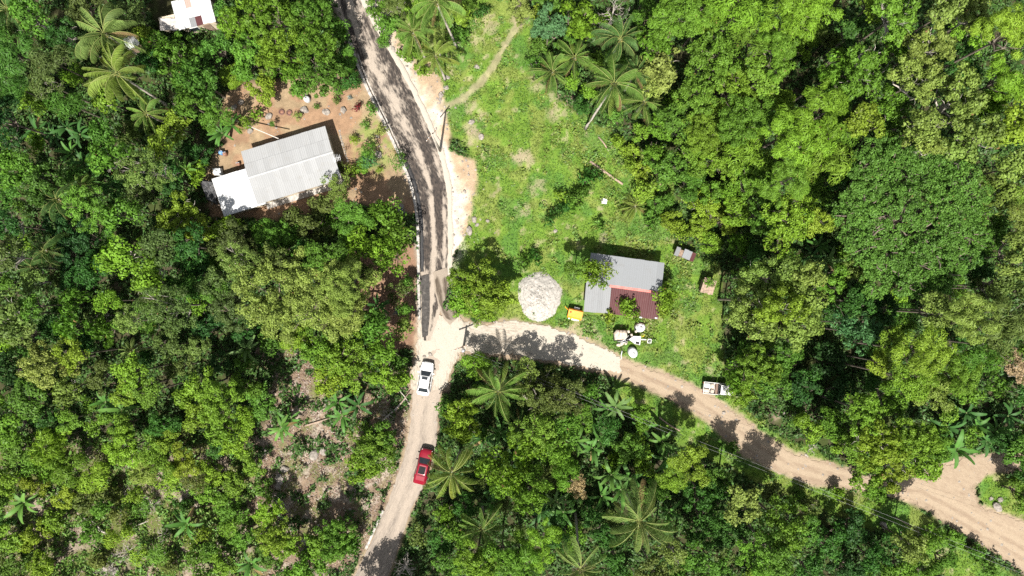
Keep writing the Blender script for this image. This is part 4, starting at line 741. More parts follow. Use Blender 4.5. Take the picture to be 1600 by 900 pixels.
# off the lower edge, for the shade it throws on the road
tree(622, 972, 62, 'clump', 'mid', 8.5); tree(585, 985, 50, 'clump', 'bright', 8.0)

# yard plants, each told apart
YS = 'shrubs of the yard'
def yardplant(px, py, r_, kind, colr, h, label, cat='shrub', name='shrub'): return tree(px, py, r_ * 0.85, kind, colr, h, label, name, cat, YS)
yardplant(553, 218, 8, 'clump', 'yel', 1.3, 'small round clipped green bush on bare soil right of the white-roofed house')
yardplant(560, 170, 7, 'rosette', 'red', 0.9, 'dark red leafed shrub on the bare soil of the yard')
yardplant(581, 172, 11, 'clump', 'mid', 1.5, 'green bush against the kerb beside the dark red shrub')
yardplant(598, 205, 12, 'open', 'gold', 1.1, 'pale yellow spreading shrub near the road kerb in the yard')
yardplant(577, 238, 13, 'feather', 'mid', 2.2, 'bushy dark green yard plant casting a spiky shadow')
yardplant(576, 252, 12, 'feather', 'blue', 2.0, 'bluish green leafy plant below the bushy yard plant')
yardplant(568, 262, 16, 'clump', 'bright', 1.8, 'wide green shrub bed beside the driveway of the yard')
yardplant(552, 266, 12, 'clump', 'yel', 1.6, 'yellow-green shrub beside the right wall of the white-roofed house')
yardplant(594, 267, 6, 'clump', 'yel', 0.8, 'tiny lime bush at the edge of the driveway')
yardplant(464, 145, 9, 'clump', 'bright', 1.0, 'low green bush under the big tree left of the white water tank')
yardplant(426, 194, 5, 'clump', 'mid', 1.6, 'small round topped sapling above the roof of the house')
yardplant(466, 182, 8, 'open', 'pale', 0.8, 'pale grey-green low plant between tyre planters and rocks')
yardplant(495, 167, 5, 'clump', 'mid', 0.7, 'small dark bush on bare soil below the white water tank')
yardplant(402, 180, 11, 'rosette', 'lime', 1.5, 'light green broad leafed plant left of the tyre planters')
yardplant(383, 195, 11, 'feather', 'lime', 1.5, 'bright feathery plant under the long pale pole')
yardplant(530, 138, 11, 'feather', 'mid', 1.8, 'spiky green plants at the lower edge of the yard trees')
yardplant(533, 262, 9, 'clump', 'olive', 1.4, 'dull green creeper against the right side of the white-roofed house')
yardplant(528, 158, 7, 'clump', 'olive', 0.8, 'scrubby little bush left of the dark red shrub')
yardplant(572, 196, 9, 'open', 'mid', 0.6, 'thin green ground plant below the dark red shrub')
# papaya leaning over the road kerb
yardplant(622, 251, 13, 'feather', 'mid', 3.0, 'slim papaya like tree with long shadow beside the road kerb', 'tree', 'papaya_tree')

# agaves: stiff silver leaves, each a part
AG = MB().loft([[(0.02, -0.05, 0), (0.02, 0.05, 0), (0.02, 0, 0.03)], [(0.4, -0.075, 0.2), (0.4, 0.075, 0.2), (0.4, 0, 0.16)], [(0.95, -0.004, 0.42), (0.95, 0.004, 0.42), (0.95, 0, 0.40)]]).mesh('leaf', simple('silver_leaf', (0.17, 0.22, 0.20), 0.6, var=0.3))
def agave(px, py, r, label):
    x, y = W(px, py); t = thing('agave_plant', label, 'plant', (x, y, 0), 0, 'silvery agave plants'); s0 = r * S
    for i in range(15):
        a = i * 2.39996; link('leaf', AG, t, (0, 0, 0.1), (0, -0.9 + 0.85 * (i / 15), a), (s0 * (0.8 + 0.3 * random.random()),) * 3)
    MB().tube([(0, 0, 0), (0, 0, 0.25)], [0.1, 0.08], 7).build('stem', M['bark'], t)
agave(628, 331, 13, 'silvery spiked agave in shade between the driveway and the road')
agave(622, 487, 11, 'silvery spiked agave left of the road above the junction')
agave(548, 154, 8, 'pale silvery agave just above the dark red shrub in the yard')

# bare trees
def bare_tree(px, py, rp, h, label, seed, mat='deadwood', name='dead_tree', nb=9):
    R = np.random.default_rng(seed); x, y = W(px, py, h * 0.7); t = thing(name, label, 'dead tree', (x, y, 0), 0); r = rp * S * (H - h) / H; b = MB()
    if h > 3: MB().tube([(0, 0, -0.1), (0.05, 0.03, h * 0.3), (0, 0, h * 0.55)], [0.16, 0.13, 0.10], 7).build('trunk', M[mat], t)
    z0 = h * 0.5 if h > 3 else 0.05
    def br(p, d, L, rad, lvl):
        q = [p]; dd = d
        for _ in range(4):
            dd = (dd + Vector(R.normal(size=3)) * 0.22).normalized(); q.append(q[-1] + dd * L / 4)
        b.tube(q, np.linspace(rad, rad * 0.4, 5), 5, False)
        if lvl < 3:
            for k in range(3 if lvl < 2 else 2): br(q[2 + k % 3], (dd + Vector(R.normal(size=3)) * 0.75 + Vector((0, 0, 0.15))).normalized(), L * 0.6, rad * 0.5, lvl + 1)
    for i in range(nb):
        a = i * 6.283 / nb + R.random() * 0.6; br(Vector((0, 0, z0)), Vector((math.cos(a), math.sin(a), 0.35 + 0.6 * R.random())).normalized(), r * 0.62, 0.065 if h > 3 else 0.04, 0)
    b.build('limbs', M[mat], t); TREES.append((px, py, rp * 0.3)); return t
bare_tree(958, 22, 34, 9, 'bare dead tree with pale grey branches at the top edge', 3)
bare_tree(1010, 22, 20, 4, 'brown withered bush beside the bare dead tree', 5, 'log', 'dead_bush', 12)
bare_tree(632, 888, 22, 3.4, 'leafless grey bush beside the road at the bottom edge', 9, 'deadwood', 'dead_bush', 12)
bare_tree(205, 775, 22, 0.8, 'heap of dry grey brushwood in the lower left scrub', 12, 'deadwood', 'brushwood', 11)
bare_tree(195, 865, 22, 0.8, 'dry brushwood around pale rocks near the bottom left edge', 15, 'deadwood', 'brushwood', 11)
bare_tree(235, 790, 20, 0.8, 'pale dry brush above the thin bleached stick', 31, 'deadwood', 'brushwood', 12)
bare_tree(170, 890, 22, 0.9, 'pale dry brush at the bottom edge among rocks', 32, 'deadwood', 'brushwood', 12)
bare_tree(350, 712, 14, 0.7, 'dry brown brush left of the brown clearing', 33, 'log', 'brushwood', 10)
bare_tree(300, 765, 16, 0.7, 'dry pale brush above the banana plant in the scrub', 34, 'deadwood', 'brushwood', 10)
bare_tree(480, 640, 16, 0.6, 'scattered dry sticks on the brown clearing', 35, 'log', 'brushwood', 10)
bare_tree(605, 650, 18, 0.6, 'dry sticks piled against the logs left of the road', 36, 'deadwood', 'brushwood', 11)
bare_tree(255, 835, 16, 0.7, 'small tangle of dry twigs left of a banana plant', 16, 'deadwood', 'brushwood', 9)
bare_tree(425, 765, 18, 0.7, 'tangle of dry twigs in the shaded brown clearing', 18, 'log', 'brushwood', 9)
bare_tree(1270, 700, 12, 0.5, 'few dry twigs on the grass above the dirt road', 21, 'deadwood', 'brushwood', 7)
# ------------------------------------------------------------------ ground cover nobody could count
def scatter(n, x0=-20, x1=1620, y0=-20, y1=920): return rng.uniform(x0, x1, n), rng.uniform(y0, y1, n)
def in_house(X, Y, m=3):
    r = np.zeros(X.shape, bool)
    for h_ in HOUSES: r |= sdist(h_, X, Y) > -m
    return r
def cover(name, X, Y, z0, z1, L, Wd, colfun, upness=0.8, clump=0.0):
    n = len(X); x, y = W(X, Y); z = rng.uniform(z0, z1, n) if not hasattr(z1, '__len__') else z0 + rng.random(n) * (z1 - z0)
    N = rng.normal(size=(n, 3)) * (1 - upness) + np.array((0, 0, upness)); P = np.c_[x, y, z]
    V, F = leaf_quads(P, N, L * (0.55 + 0.9 * rng.random(n)), Wd * (0.55 + 0.9 * rng.random(n)), rng, 0.25)
    me = np_mesh(name, V, F, None, {'Col': np.repeat(colfun(X, Y, n), 4, 0)}); return me
def cover_mat():
    m, n, out = new_mat('cover_leaf'); c = attr(n, 'Col', False); p = n.nodes.new('ShaderNodeBsdfPrincipled'); n.links.new(c, p.inputs[0]); p.inputs['Roughness'].default_value = 0.55; p.inputs['Specular IOR Level'].default_value = 0.25
    t = n.nodes.new('ShaderNodeBsdfTranslucent'); n.links.new(c, t.inputs[0]); mx = n.nodes.new('ShaderNodeMixShader'); mx.inputs[0].default_value = 0.25
    n.links.new(p.outputs[0], mx.inputs[1]); n.links.new(t.outputs[0], mx.inputs[2]); n.links.new(mx.outputs[0], out.inputs[0]); return m
M['cover'] = cover_mat()
def vary(base, n, s=0.35): return np.array(base)[None] * (1 + (rng.random((n, 1)) - 0.5) * 2 * s) * (1 + (rng.random((n, 3)) - 0.5) * 0.25)
def put(me, name, label):
    me.materials.append(M['cover']); o = link(name, me); tag(o, label, None, None, 'stuff'); return o
# short lawn grass and weeds
X, Y = scatter(330000, 560, 1620, -20, 920); D = zones(X, Y)
bare = np.zeros(len(X))
for bx, by, br in BARE: bare = np.maximum(bare, sm(1.3, 0.5, np.hypot(X - bx, Y - by) / br))
hole = sm(0.57, 0.68, fbm(X / 12, Y / 12, 4, 51))
k = (D['lawn'] * (1 - D['road']) * (1 - D['shoulder'] * 0.9) * (1 - D['path'] * 0.95) * (1 - bare * 0.6) * (1 - hole * 0.5) > rng.random(len(X)) * 0.9 + 0.1) & ~in_house(X, Y, 0)
X, Y = X[k], Y[k]
def lawncol(X, Y, n):
    c = vary((0.070, 0.142, 0.016), n, 0.24); a = sm(0.46, 0.6, fbm(X / 22, Y / 22, 4, 14)); b = sm(0.54, 0.64, fbm(X / 40, Y / 40, 4, 77)); 
    c = c * (1 - a[:, None] * 0.6) + np.array((0.125, 0.155, 0.028)) * a[:, None] * 0.6; return c * (1 - b[:, None] * 0.55) + np.array((0.045, 0.12, 0.02)) * b[:, None] * 0.55
tall = sm(0.5, 0.64, fbm(X / 16, Y / 16, 3, 90)) * 0.28
put(cover('grass', X, Y, 0.0, 0.10 + tall, 0.24, 0.075, lawncol, 0.62), 'grass', 'short rough grass and weeds of the open lawn')
# broad weeds in patches on the lawn and creepers at its right edge
X, Y = scatter(170000, 560, 1340, -20, 800); D = zones(X, Y); pat = fbm(X / 17, Y / 17, 4, 33)
near = np.maximum(sm(150, 30, np.hypot(X - 985, Y - 215)), np.maximum(sm(120, 40, np.hypot(X - 1030, Y - 430)), sm(110, 20, np.hypot(X - 700, Y - 50))))
near = np.maximum(near, D['vines']); near = np.maximum(near, sm(40, 10, np.abs(Y - 500) + np.abs(X - 950) * 0.3) * 0.8)
lush = np.maximum(D['lawn'], D['vines']); k = (lush * (1 - D['road']) * (1 - D['shoulder']) * (1 - D['path']) > 0.4) & (pat + 0.20 * near > 0.62) & ~in_house(X, Y, 0)
X, Y = X[k], Y[k]
def weedcol(X, Y, n):
    c = vary((0.085, 0.155, 0.026), n, 0.45); a = (fbm(X / 30, Y / 30, 3, 66) > 0.5)[:, None]; return np.where(a, c * np.array((1.45, 1.1, 1.2)), c)
hh = 0.15 + 0.55 * sm(0.5, 0.72, fbm(X / 10, Y / 10, 3, 37))
put(cover('weeds', X, Y, 0.03, hh, 0.34, 0.19, weedcol, 0.72), 'weeds', 'broad leafed weeds growing in patches on the lawn')
# undergrowth of the forest floor
X, Y = scatter(430000, -30, 1630, -30, 930); D = zones(X, Y); pat = fbm(X / 14, Y / 14, 4, 44)
openg = np.maximum.reduce([D['lawn'], D['yard'], D['road'], D['shoulder'] * 0.9, D['red'] * 0.9]); k = (openg < 0.35) & ((pat > 0.36 + 0.17 * D['litter'] + 0.10 * D['scrub'])) & ~in_house(X, Y, 3); X, Y = X[k], Y[k]
def undercol(X, Y, n):
    c = vary((0.046, 0.098, 0.020), n, 0.45); Dz = zones(X, Y)['scrub'][:, None]; return c * (1 + 0.75 * Dz * np.array((1.35, 1.0, 0.7)))
hh = 0.25 + 1.5 * sm(0.5, 0.72, fbm(X / 12, Y / 12, 3, 47))
put(cover('undergrowth', X, Y, 0.05, hh, 0.46, 0.22, undercol, 0.6), 'undergrowth', 'low leafy undergrowth between and under the forest trees')
# dry litter: fallen leaves and sticks
X, Y = scatter(70000, -20, 680, 380, 920); D = zones(X, Y); k = (np.maximum(D['litter'], 0.5 * D['scrub']) * (1 - D['road']) > rng.random(len(X))); X, Y = X[k], Y[k]
def littercol(X, Y, n): return np.where(rng.random((n, 1)) < 0.3, vary((0.30, 0.25, 0.20), n, 0.3), vary((0.15, 0.10, 0.068), n, 0.5))
put(cover('leaf_litter', X, Y, 0.01, 0.10, 0.34, 0.09, littercol, 0.8), 'leaf_litter', 'dry fallen leaves and sticks on the brown clearing')
# pebbles
def pebbles(X, Y, s0, s1, name, label):
    n = len(X); x, y = W(X, Y); base = np.array([(1, 0, 0), (0.3, 0.9, 0), (-0.8, 0.5, 0), (-0.7, -0.7, 0), (0.4, -0.9, 0), (0, 0, 0.7)]); F0 = np.array([(0, 1, 5), (1, 2, 5), (2, 3, 5), (3, 4, 5), (4, 0, 5)])
    s = (s0 + (s1 - s0) * rng.random(n) ** 3)[:, None, None]; V = base[None] * s * (0.7 + 0.6 * rng.random((n, 6, 1))); a = rng.random(n) * 6.28; ca, sa = np.cos(a)[:, None], np.sin(a)[:, None]
    V = np.stack([V[..., 0] * ca - V[..., 1] * sa + x[:, None], V[..., 0] * sa + V[..., 1] * ca + y[:, None], V[..., 2] + 0.04], 2); F = F0[None] + (np.arange(n) * 6)[:, None, None]
    o = link(name, np_mesh(name, V.reshape(-1, 3), F.reshape(-1, 3), M['rock'])); tag(o, label, None, None, 'stuff')
X, Y = scatter(60000); D = zones(X, Y); w_ = np.maximum(np.maximum(D['shoulder'], D['road'] * 0.4), D['yard'] * 0.15) + 0.25 * D['lawn'] * sm(110, 10, linedist(A_RIGHT, X, Y)[0]) + 0.10 * D['scrub'] + 0.2 * D['litter']
k = (w_ * 0.35 > rng.random(len(X))) & (sdist(A_LEFT + A_RIGHT[::-1], X, Y) < 2) & ~in_house(X, Y, 0); pebbles(X[k], Y[k], 0.05, 0.22, 'stones', 'small pale stones strewn over bare ground and road sides')

# the forest goes on beyond the frame
def outer_forest():
    R = np.random.default_rng(5); Vs = []; Cs = []
    for _ in range(900):
        x, y = R.uniform(-105, 105), R.uniform(-75, 75)
        ax, ay = x / S + 800, 450 - y / S
        if -40 < ax < 1640 and -45 < ay < 965: continue
        if abs(x + 8) < 9 - 0.1 * y * 0 and y < 0 and y > -75 and abs(x + 20 + (y + 37) * -0.45) < 5: continue
        if y > 37 and abs(x + 24 + (y - 37) * 0.45) < 5: continue
        if x > 66 and abs(y + 32 + (x - 66) * 0.45) < 8: continue
        r = R.uniform(2.2, 4.6); n = int(150 * r); v = sph(R, n, 0.75); h = R.uniform(4, 9); cj = sph(R, 14, 0.8) * r * 0.75; j = R.integers(0, 14, n)
        P = np.array((x, y, h - r * 0.4)) + (cj[j] + v * r * 0.42) * np.array((1, 1, 0.65)); V, F = leaf_quads(P, v + R.normal(size=(n, 3)) * 0.4 + np.array((0, 0, 0.6)), 0.62 * (0.6 + 0.7 * R.random(n)), 0.36 * (0.6 + 0.7 * R.random(n)), R)
        Vs.append(V); Cs.append(np.repeat(vary(C[list(C)[int(R.integers(0, 8))]], n, 0.3), 4, 0))
    V = np.concatenate(Vs); put(np_mesh('surrounding_forest', V, np.arange(len(V)).reshape(-1, 4), None, {'Col': np.concatenate(Cs)}), 'surrounding_forest', 'forest canopy carrying on around the clearing')
outer_forest()
# ------------------------------------------------------------------ houses
SHEETS = {}
def sheet_mesh(mat):
    if mat not in SHEETS:
        n = 14; vs = []; fs = []
        for z in (0.0, -0.006):
            for y in (0, 1):
                for i in range(n + 1): vs.append((i / n, y, z + 0.020 * math.sin(i / n * math.pi * 2 * 3.5)))
        k = n + 1
        for i in range(n): fs += [(i, i + 1, k + i + 1, k + i), (2 * k + i + 1, 2 * k + i, 3 * k + i, 3 * k + i + 1), (2 * k + i, 2 * k + i + 1, i + 1, i), (k + i, k + i + 1, 3 * k + i + 1, 3 * k + i)]
        fs += [(0, k, 3 * k, 2 * k), (k + n, n, 2 * k + n, 3 * k + n)]
        SHEETS[mat] = MB().add(vs, fs, False).mesh('roof_sheet', M[mat])
    return SHEETS[mat]
def roof_slope(t, o, u, v, nu, nv, mat, jitter=0.009):
    o, u, v = Vector(o), Vector(u), Vector(v); nrm = u.cross(v).normalized(); uh = u.normalized(); vh = nrm.cross(uh)
    R3 = Matrix((uh, vh, nrm)).transposed()
    for j in range(nv):
        for i in range(nu):
            m = mat(i, j) if callable(mat) else mat
            if m is None: continue
            p = o + u * (i / nu) + v * (j / nv) + nrm * (0.045 * (j % 2) + 0.016 * (i % 2) + 0.03) + vh * (random.random() - 0.5) * jitter * 4
            s = link('roof_sheet', sheet_mesh(m), t); s.location = p; s.rotation_euler = (R3 @ Euler(((random.random() - 0.5) * jitter, (random.random() - 0.5) * jitter, 0)).to_matrix()).to_euler()
            s.scale = (u.length / nu * 1.05, v.length / nv * 1.035, 1)
def frame_of(TL, TR, BR, BL, h):
    P = [Vector((*W(*p, h), 0)) for p in (TL, TR, BR, BL)]; c = sum(P, Vector()) / 4; u = (P[1] - P[0] + P[2] - P[3]) / 2; v = (P[0] - P[3] + P[1] - P[2]) / 2
    return c, math.atan2(u.y, u.x), u.length, v.length, [Matrix.Rotation(-math.atan2(u.y, u.x), 3, 'Z') @ (p - c) for p in P]
def walls(t, x0, x1, y0, y1, h, mat, wins=(), doors=(), hs=None):
    "four walls of their own, with windows and doors set in"
    th = 0.16; hs = hs or {}
    for nm, c, d in (('s', ((x0 + x1) / 2, y0 + th / 2), (x1 - x0, th)), ('n', ((x0 + x1) / 2, y1 - th / 2), (x1 - x0, th)), ('w', (x0 + th / 2, (y0 + y1) / 2), (th, y1 - y0 - 2 * th)), ('e', (x1 - th / 2, (y0 + y1) / 2), (th, y1 - y0 - 2 * th))):
        hh = hs.get(nm, h); MB().box((c[0], c[1], hh / 2), (d[0], d[1], hh)).build('wall', M[mat], t)
    for side, f in wins:
        y = y0 if side == 's' else y1; sg = -1 if side == 's' else 1; x = x0 + (x1 - x0) * f
        fr = MB().box((x, y + sg * 0.02, 1.5), (1.2, 0.08, 1.1)).build('window', M['white_paint'], t); MB().box((x, y + sg * 0.075, 1.5), (1.04, 0.03, 0.94)).build('pane', M['glass'], fr)
    for side, f in doors:
        y = y0 if side == 's' else y1; sg = -1 if side == 's' else 1; x = x0 + (x1 - x0) * f
        dr = MB().box((x, y + sg * 0.02, 1.02), (0.95, 0.08, 2.04)).build('door', M['wood'], t); MB().box((x + 0.36, y + sg * 0.09, 1.0), (0.06, 0.06, 0.14)).build('handle', M['steel'], dr)

# white-roofed yard house
c, a, wd, dp, P = frame_of((376, 235.5), (509.6, 196.8), (531, 279), (402.5, 320.5), 2.9)
t = thing('yard_house', 'long white gable roofed house with a lower white lean-to on its left end', 'house', (c.x, c.y, 0), a)
hx, hy = wd / 2, dp / 2; EZ, RZ = 2.75, 3.10
walls(t, -hx + 0.35, hx - 0.35, -hy + 0.4, hy - 0.4, EZ - 0.05, 'wall_cream', [('s', 0.2), ('s', 0.75), ('n', 0.25), ('n', 0.7)], [('s', 0.48), ('n', 0.48)])
for sx in (-1, 1):
    x = sx * (hx - 0.43); MB().add([(x - 0.08, -hy + 0.4, EZ - 0.05), (x - 0.08, hy - 0.4, EZ - 0.05), (x - 0.08, 0, RZ - 0.12), (x + 0.08, -hy + 0.4, EZ - 0.05), (x + 0.08, hy - 0.4, EZ - 0.05), (x + 0.08, 0, RZ - 0.12)], [(0, 1, 2), (5, 4, 3), (0, 3, 4, 1), (1, 4, 5, 2), (2, 5, 3, 0)]).build('gable', M['wall_cream'], t)
roof_slope(t, (-hx, -hy, EZ), (wd, 0, 0), (0, hy - 0.02, RZ - EZ), 14, 2, 'roof_white')
roof_slope(t, (hx, hy, EZ), (-wd, 0, 0), (0, -hy + 0.02, RZ - EZ), 14, 2, 'roof_white')
for k in range(5):
    x0 = -hx + wd * k / 5 + 0.02; x1 = x0 + wd / 5 + 0.05
    MB().add([(x0, -0.2, RZ + 0.055), (x1, -0.2, RZ + 0.055), (x1, 0, RZ + 0.125), (x0, 0, RZ + 0.125), (x0, 0.2, RZ + 0.055), (x1, 0.2, RZ + 0.055), (x0, 0, RZ + 0.095), (x1, 0, RZ + 0.095)], [(0, 1, 2, 3), (3, 2, 5, 4), (4, 5, 7, 6), (6, 7, 1, 0)]).build('ridge_cap', M['roof_white'], t, loc=(0, 0, 0.006 * (k % 2)))
MB().box((0, -hy + 0.12, 0.04), (wd - 0.4, 0.9, 0.12)).build('apron', M['concrete'], t)
# the lean-to, in the same frame
q = [Matrix.Rotation(-a, 3, 'Z') @ (Vector((*W(px, py, 2.5), 0)) - c) for px, py in ((338, 280), (382, 267), (403, 321), (348, 334))]
lx0, lx1 = min(q[0].x, q[3].x), -hx + 0.9; ly0, ly1 = min(q[2].y, q[3].y) - 0.05, q[0].y
roof_slope(t, (lx0, ly0, 2.30), (lx1 - lx0, 0, 0), (0, ly1 - ly0, 0.30), 5, 1, 'roof_bright')
MB().box(((lx0 + lx1) / 2 - 0.2, (ly0 + ly1) / 2, 1.1), (lx1 - lx0 - 0.9, ly1 - ly0 - 0.6, 2.2)).build('lean_to_wall', M['wall_cream'], t)

# silver-roofed house with a maroon side roof
c, a, wd, dp, P = frame_of((923, 396), (1037, 412.2), (1033.5, 456), (918, 440.5), 3.2)
t = thing('lawn_house', 'silver-roofed house on the lawn with a maroon lower roof and grey side roof', 'house', (c.x, c.y, 0), a); hx, hy = wd / 2, dp / 2
walls(t, -hx + 0.3, hx - 0.3, -hy + 0.15, hy - 0.3, 2.85, 'wall_pink', [('n', 0.25), ('n', 0.72)], [('n', 0.5)], {'s': 3.15})
roof_slope(t, (-hx, -hy + 0.02, 3.35), (wd, 0, 0), (0, dp - 0.02, -0.45), 11, 1, 'roof_silver')
def loc(px, py, h): return Matrix.Rotation(-a, 3, 'Z') @ (Vector((*W(px, py, h), 0)) - c)
b0, b1 = loc(953, 444, 3.2), loc(1019, 456.5, 3.2); MB().box(((b0.x + b1.x) / 2, -hy - 0.12, 3.18), (b1.x - b0.x, 0.34, 0.14)).build('fascia', M['trim_red'], t)
g0, g1 = loc(916.5, 443, 2.7), loc(912, 487, 2.7); g2 = loc(951, 490, 2.7)
roof_slope(t, (g1.x + 0.02, g1.y, 2.42), (g2.x - g1.x - 0.0, g2.y - g1.y, 0), (g0.x - g1.x, -hy - g1.y - 0.05, 0.36), 4, 1, 'roof_grey')
r1, r2, r0 = loc(950, 490, 2.6), loc(1028, 499.5, 2.6), loc(954, 447, 2.8)
roof_slope(t, (r1.x + 0.03, r1.y, 2.33), (r2.x - r1.x, r2.y - r1.y, 0), (r0.x - r1.x, -hy - r1.y - 0.02, 0.46), 8, 1, 'roof_red')
MB().box(((g1.x + r2.x) / 2, (r1.y - hy) / 2 + 0.1, 1.12), (r2.x - g1.x - 0.7, abs(r1.y + hy) - 0.5, 2.24)).build('annex_wall', M['wall_pink'], t)
for px, py in ((1001, 496), (1025, 497)): 
    p = loc(px, py, 2.5); MB().box((p.x, p.y, 2.46), (0.32, 0.16, 0.06)).build('gutter_bracket', M['plastic'], t)

# house at the top left
c, a, wd, dp, P = frame_of((268, 4), (326, -10), (335.5, 33), (278, 46.5), 3.0)
t = thing('forest_house', 'white patched tin roofed house among trees at the top left edge', 'house', (c.x, c.y, 0), a); hx, hy = wd / 2, dp / 2
walls(t, -hx + 0.3, hx - 0.3, -hy + 0.3, hy - 0.3, 2.6, 'wall_cream', [('s', 0.3)], [('s', 0.7)])
def fmat(i, j): return 'roof_red' if (j == 0 and i in (3,)) else 'roof_grey' if (j == 0 and i == 2) else 'roof_rust' if (j == 2 and i == 2) else 'roof_bright'
roof_slope(t, (-hx, -hy, 2.75), (wd, 0, 0), (0, dp, 0.25), 6, 3, fmat, 0.03)
q = [Matrix.Rotation(-a, 3, 'Z') @ (Vector((*W(px, py, 2.5), 0)) - c) for px, py in ((249, 46), (284, 46), (244, 33), (276, 14))]
roof_slope(t, q[0] + Vector((0, 0, 2.25)), q[1] - q[0], q[2] - q[0] + Vector((0.1, 0.3, 0.15)), 4, 1, 'roof_pinkgrey', 0.03)
MB().box(((q[0].x + q[1].x) / 2 - 0.3, q[0].y + 1.0, 1.05), (2.0, 1.3, 2.1)).build('porch_wall', M['wall_cream'], t)

def hut(name, label, cat, corners, h, mats, wall, slope=0.2, rows=1):
    c, a, wd, dp, P = frame_of(*corners, h); t = thing(name, label, cat, (c.x, c.y, 0), a); hx, hy = wd / 2, dp / 2
    MB().box((0, 0, (h - slope) / 2 - 0.02), (wd - 0.35, dp - 0.35, h - slope - 0.04)).build('wall', M[wall], t)
    roof_slope(t, (-hx, -hy, h - slope), (wd, 0, 0), (0, dp, slope), len(mats), rows, lambda i, j: mats[i], 0.03); return t
hut('tin_shed', 'tiny shed roofed with loose grey sheets and one maroon sheet at its right end', 'shed', ((1057, 384), (1088, 397), (1083, 408), (1054.5, 399)), 1.7, ['roof_grey', None, 'roof_silver', 'roof_silver', 'roof_red'], 'wood', 0.15)
hut('tin_hut', 'pale grey tin hut roof peeping out under the topmost left coconut palm', 'hut', ((193, 60), (213, 53), (218, 68), (198, 78)), 2.4, ['roof_bright', 'roof_silver'], 'wood')
# thatched hut
c, a, wd, dp, P = frame_of((1104, 433.5), (1121, 440), (1112.5, 460.5), (1092, 455), 1.9)
t = thing('thatched_hut', 'small brown hut with overgrown flat roof right of the silver-roofed house', 'hut', (c.x, c.y, 0), a)
MB().box((0, 0, 0.85), (wd - 0.3, dp - 0.3, 1.7)).build('wall', M['wood'], t)
for k in range(5):
    MB().box((-wd / 2 + wd * (k + 0.5) / 5, (random.random() - 0.5) * 0.12, 1.78 + 0.02 * (k % 2)), (wd / 5 * 0.97, dp * (0.97 + 0.06 * random.random()), 0.10)).build('roof_board', M['thatch'], t)
tree(1108, 441, 7, 'clump', 'bright', 2.15, 'leafy creeper lying over the roof of the small brown hut', 'creeper', 'creeper', 'shrubs by the house')
# dark tarpaulin lean-to and junk
def crumple(name, corners, h, mat, n=14, amp=0.18, seed=1, sag=0.15, drop=0.5):
    R = np.random.default_rng(seed); P = [np.array(W(px, py, h)) for px, py in corners]; V = []; F = []
    for i in range(n + 1):
        for j in range(n + 1):
            u, v = i / n, j / n; p = (P[0] * (1 - u) + P[1] * u) * (1 - v) + (P[3] * (1 - u) + P[2] * u) * v
            e = min(u, 1 - u, v, 1 - v); z = h + (fbm(np.array([p[0] * 1.9 + seed]), np.array([p[1] * 1.9]), 3)[0] - 0.5) * amp * 3 - sag * math.sin(math.pi * u) * math.sin(math.pi * v) - (drop if e == 0 else 0)
            V.append((p[0], p[1], z))
    k = n + 1; F = [(i * k + j, i * k + j + 1, (i + 1) * k + j + 1, (i + 1) * k + j) for i in range(n) for j in range(n)]; c = np.mean(V, 0); return [(x - c[0], y - c[1], z) for x, y, z in V], F, c
V_, F_, cc = crumple('tarp', ((311, 280), (336, 283), (340, 321), (322, 312)), 1.9, 'tarp', 16, 0.22, 3, 0.25, 0.35)
t = thing('tarpaulin_shelter', 'dark crumpled tarpaulin shelter left of the bright lean-to roof', 'shelter', (cc[0], cc[1], 0)); MB().add(V_, F_, False).build('tarpaulin', M['tarp'], t)
for k in (0, 16, 17 * 16, 17 * 17 - 1): MB().tube([(V_[k][0] * 0.93, V_[k][1] * 0.93, 0), (V_[k][0] * 0.93, V_[k][1] * 0.93, V_[k][2] + 0.2)], 0.05, 6).build('post', M['wood'], t)
V_, F_, cc = crumple('sack', ((331, 262), (345, 262), (347, 274), (333, 273)), 0.8, 'plastic', 12, 0.25, 8, -0.2, 0.5)
tag(MB().add(V_, F_, False).build('plastic_sheet', M['plastic'], loc=(cc[0], cc[1], 0)), 'crumpled white plastic sheet over junk above the bright lean-to', 'plastic sheet')

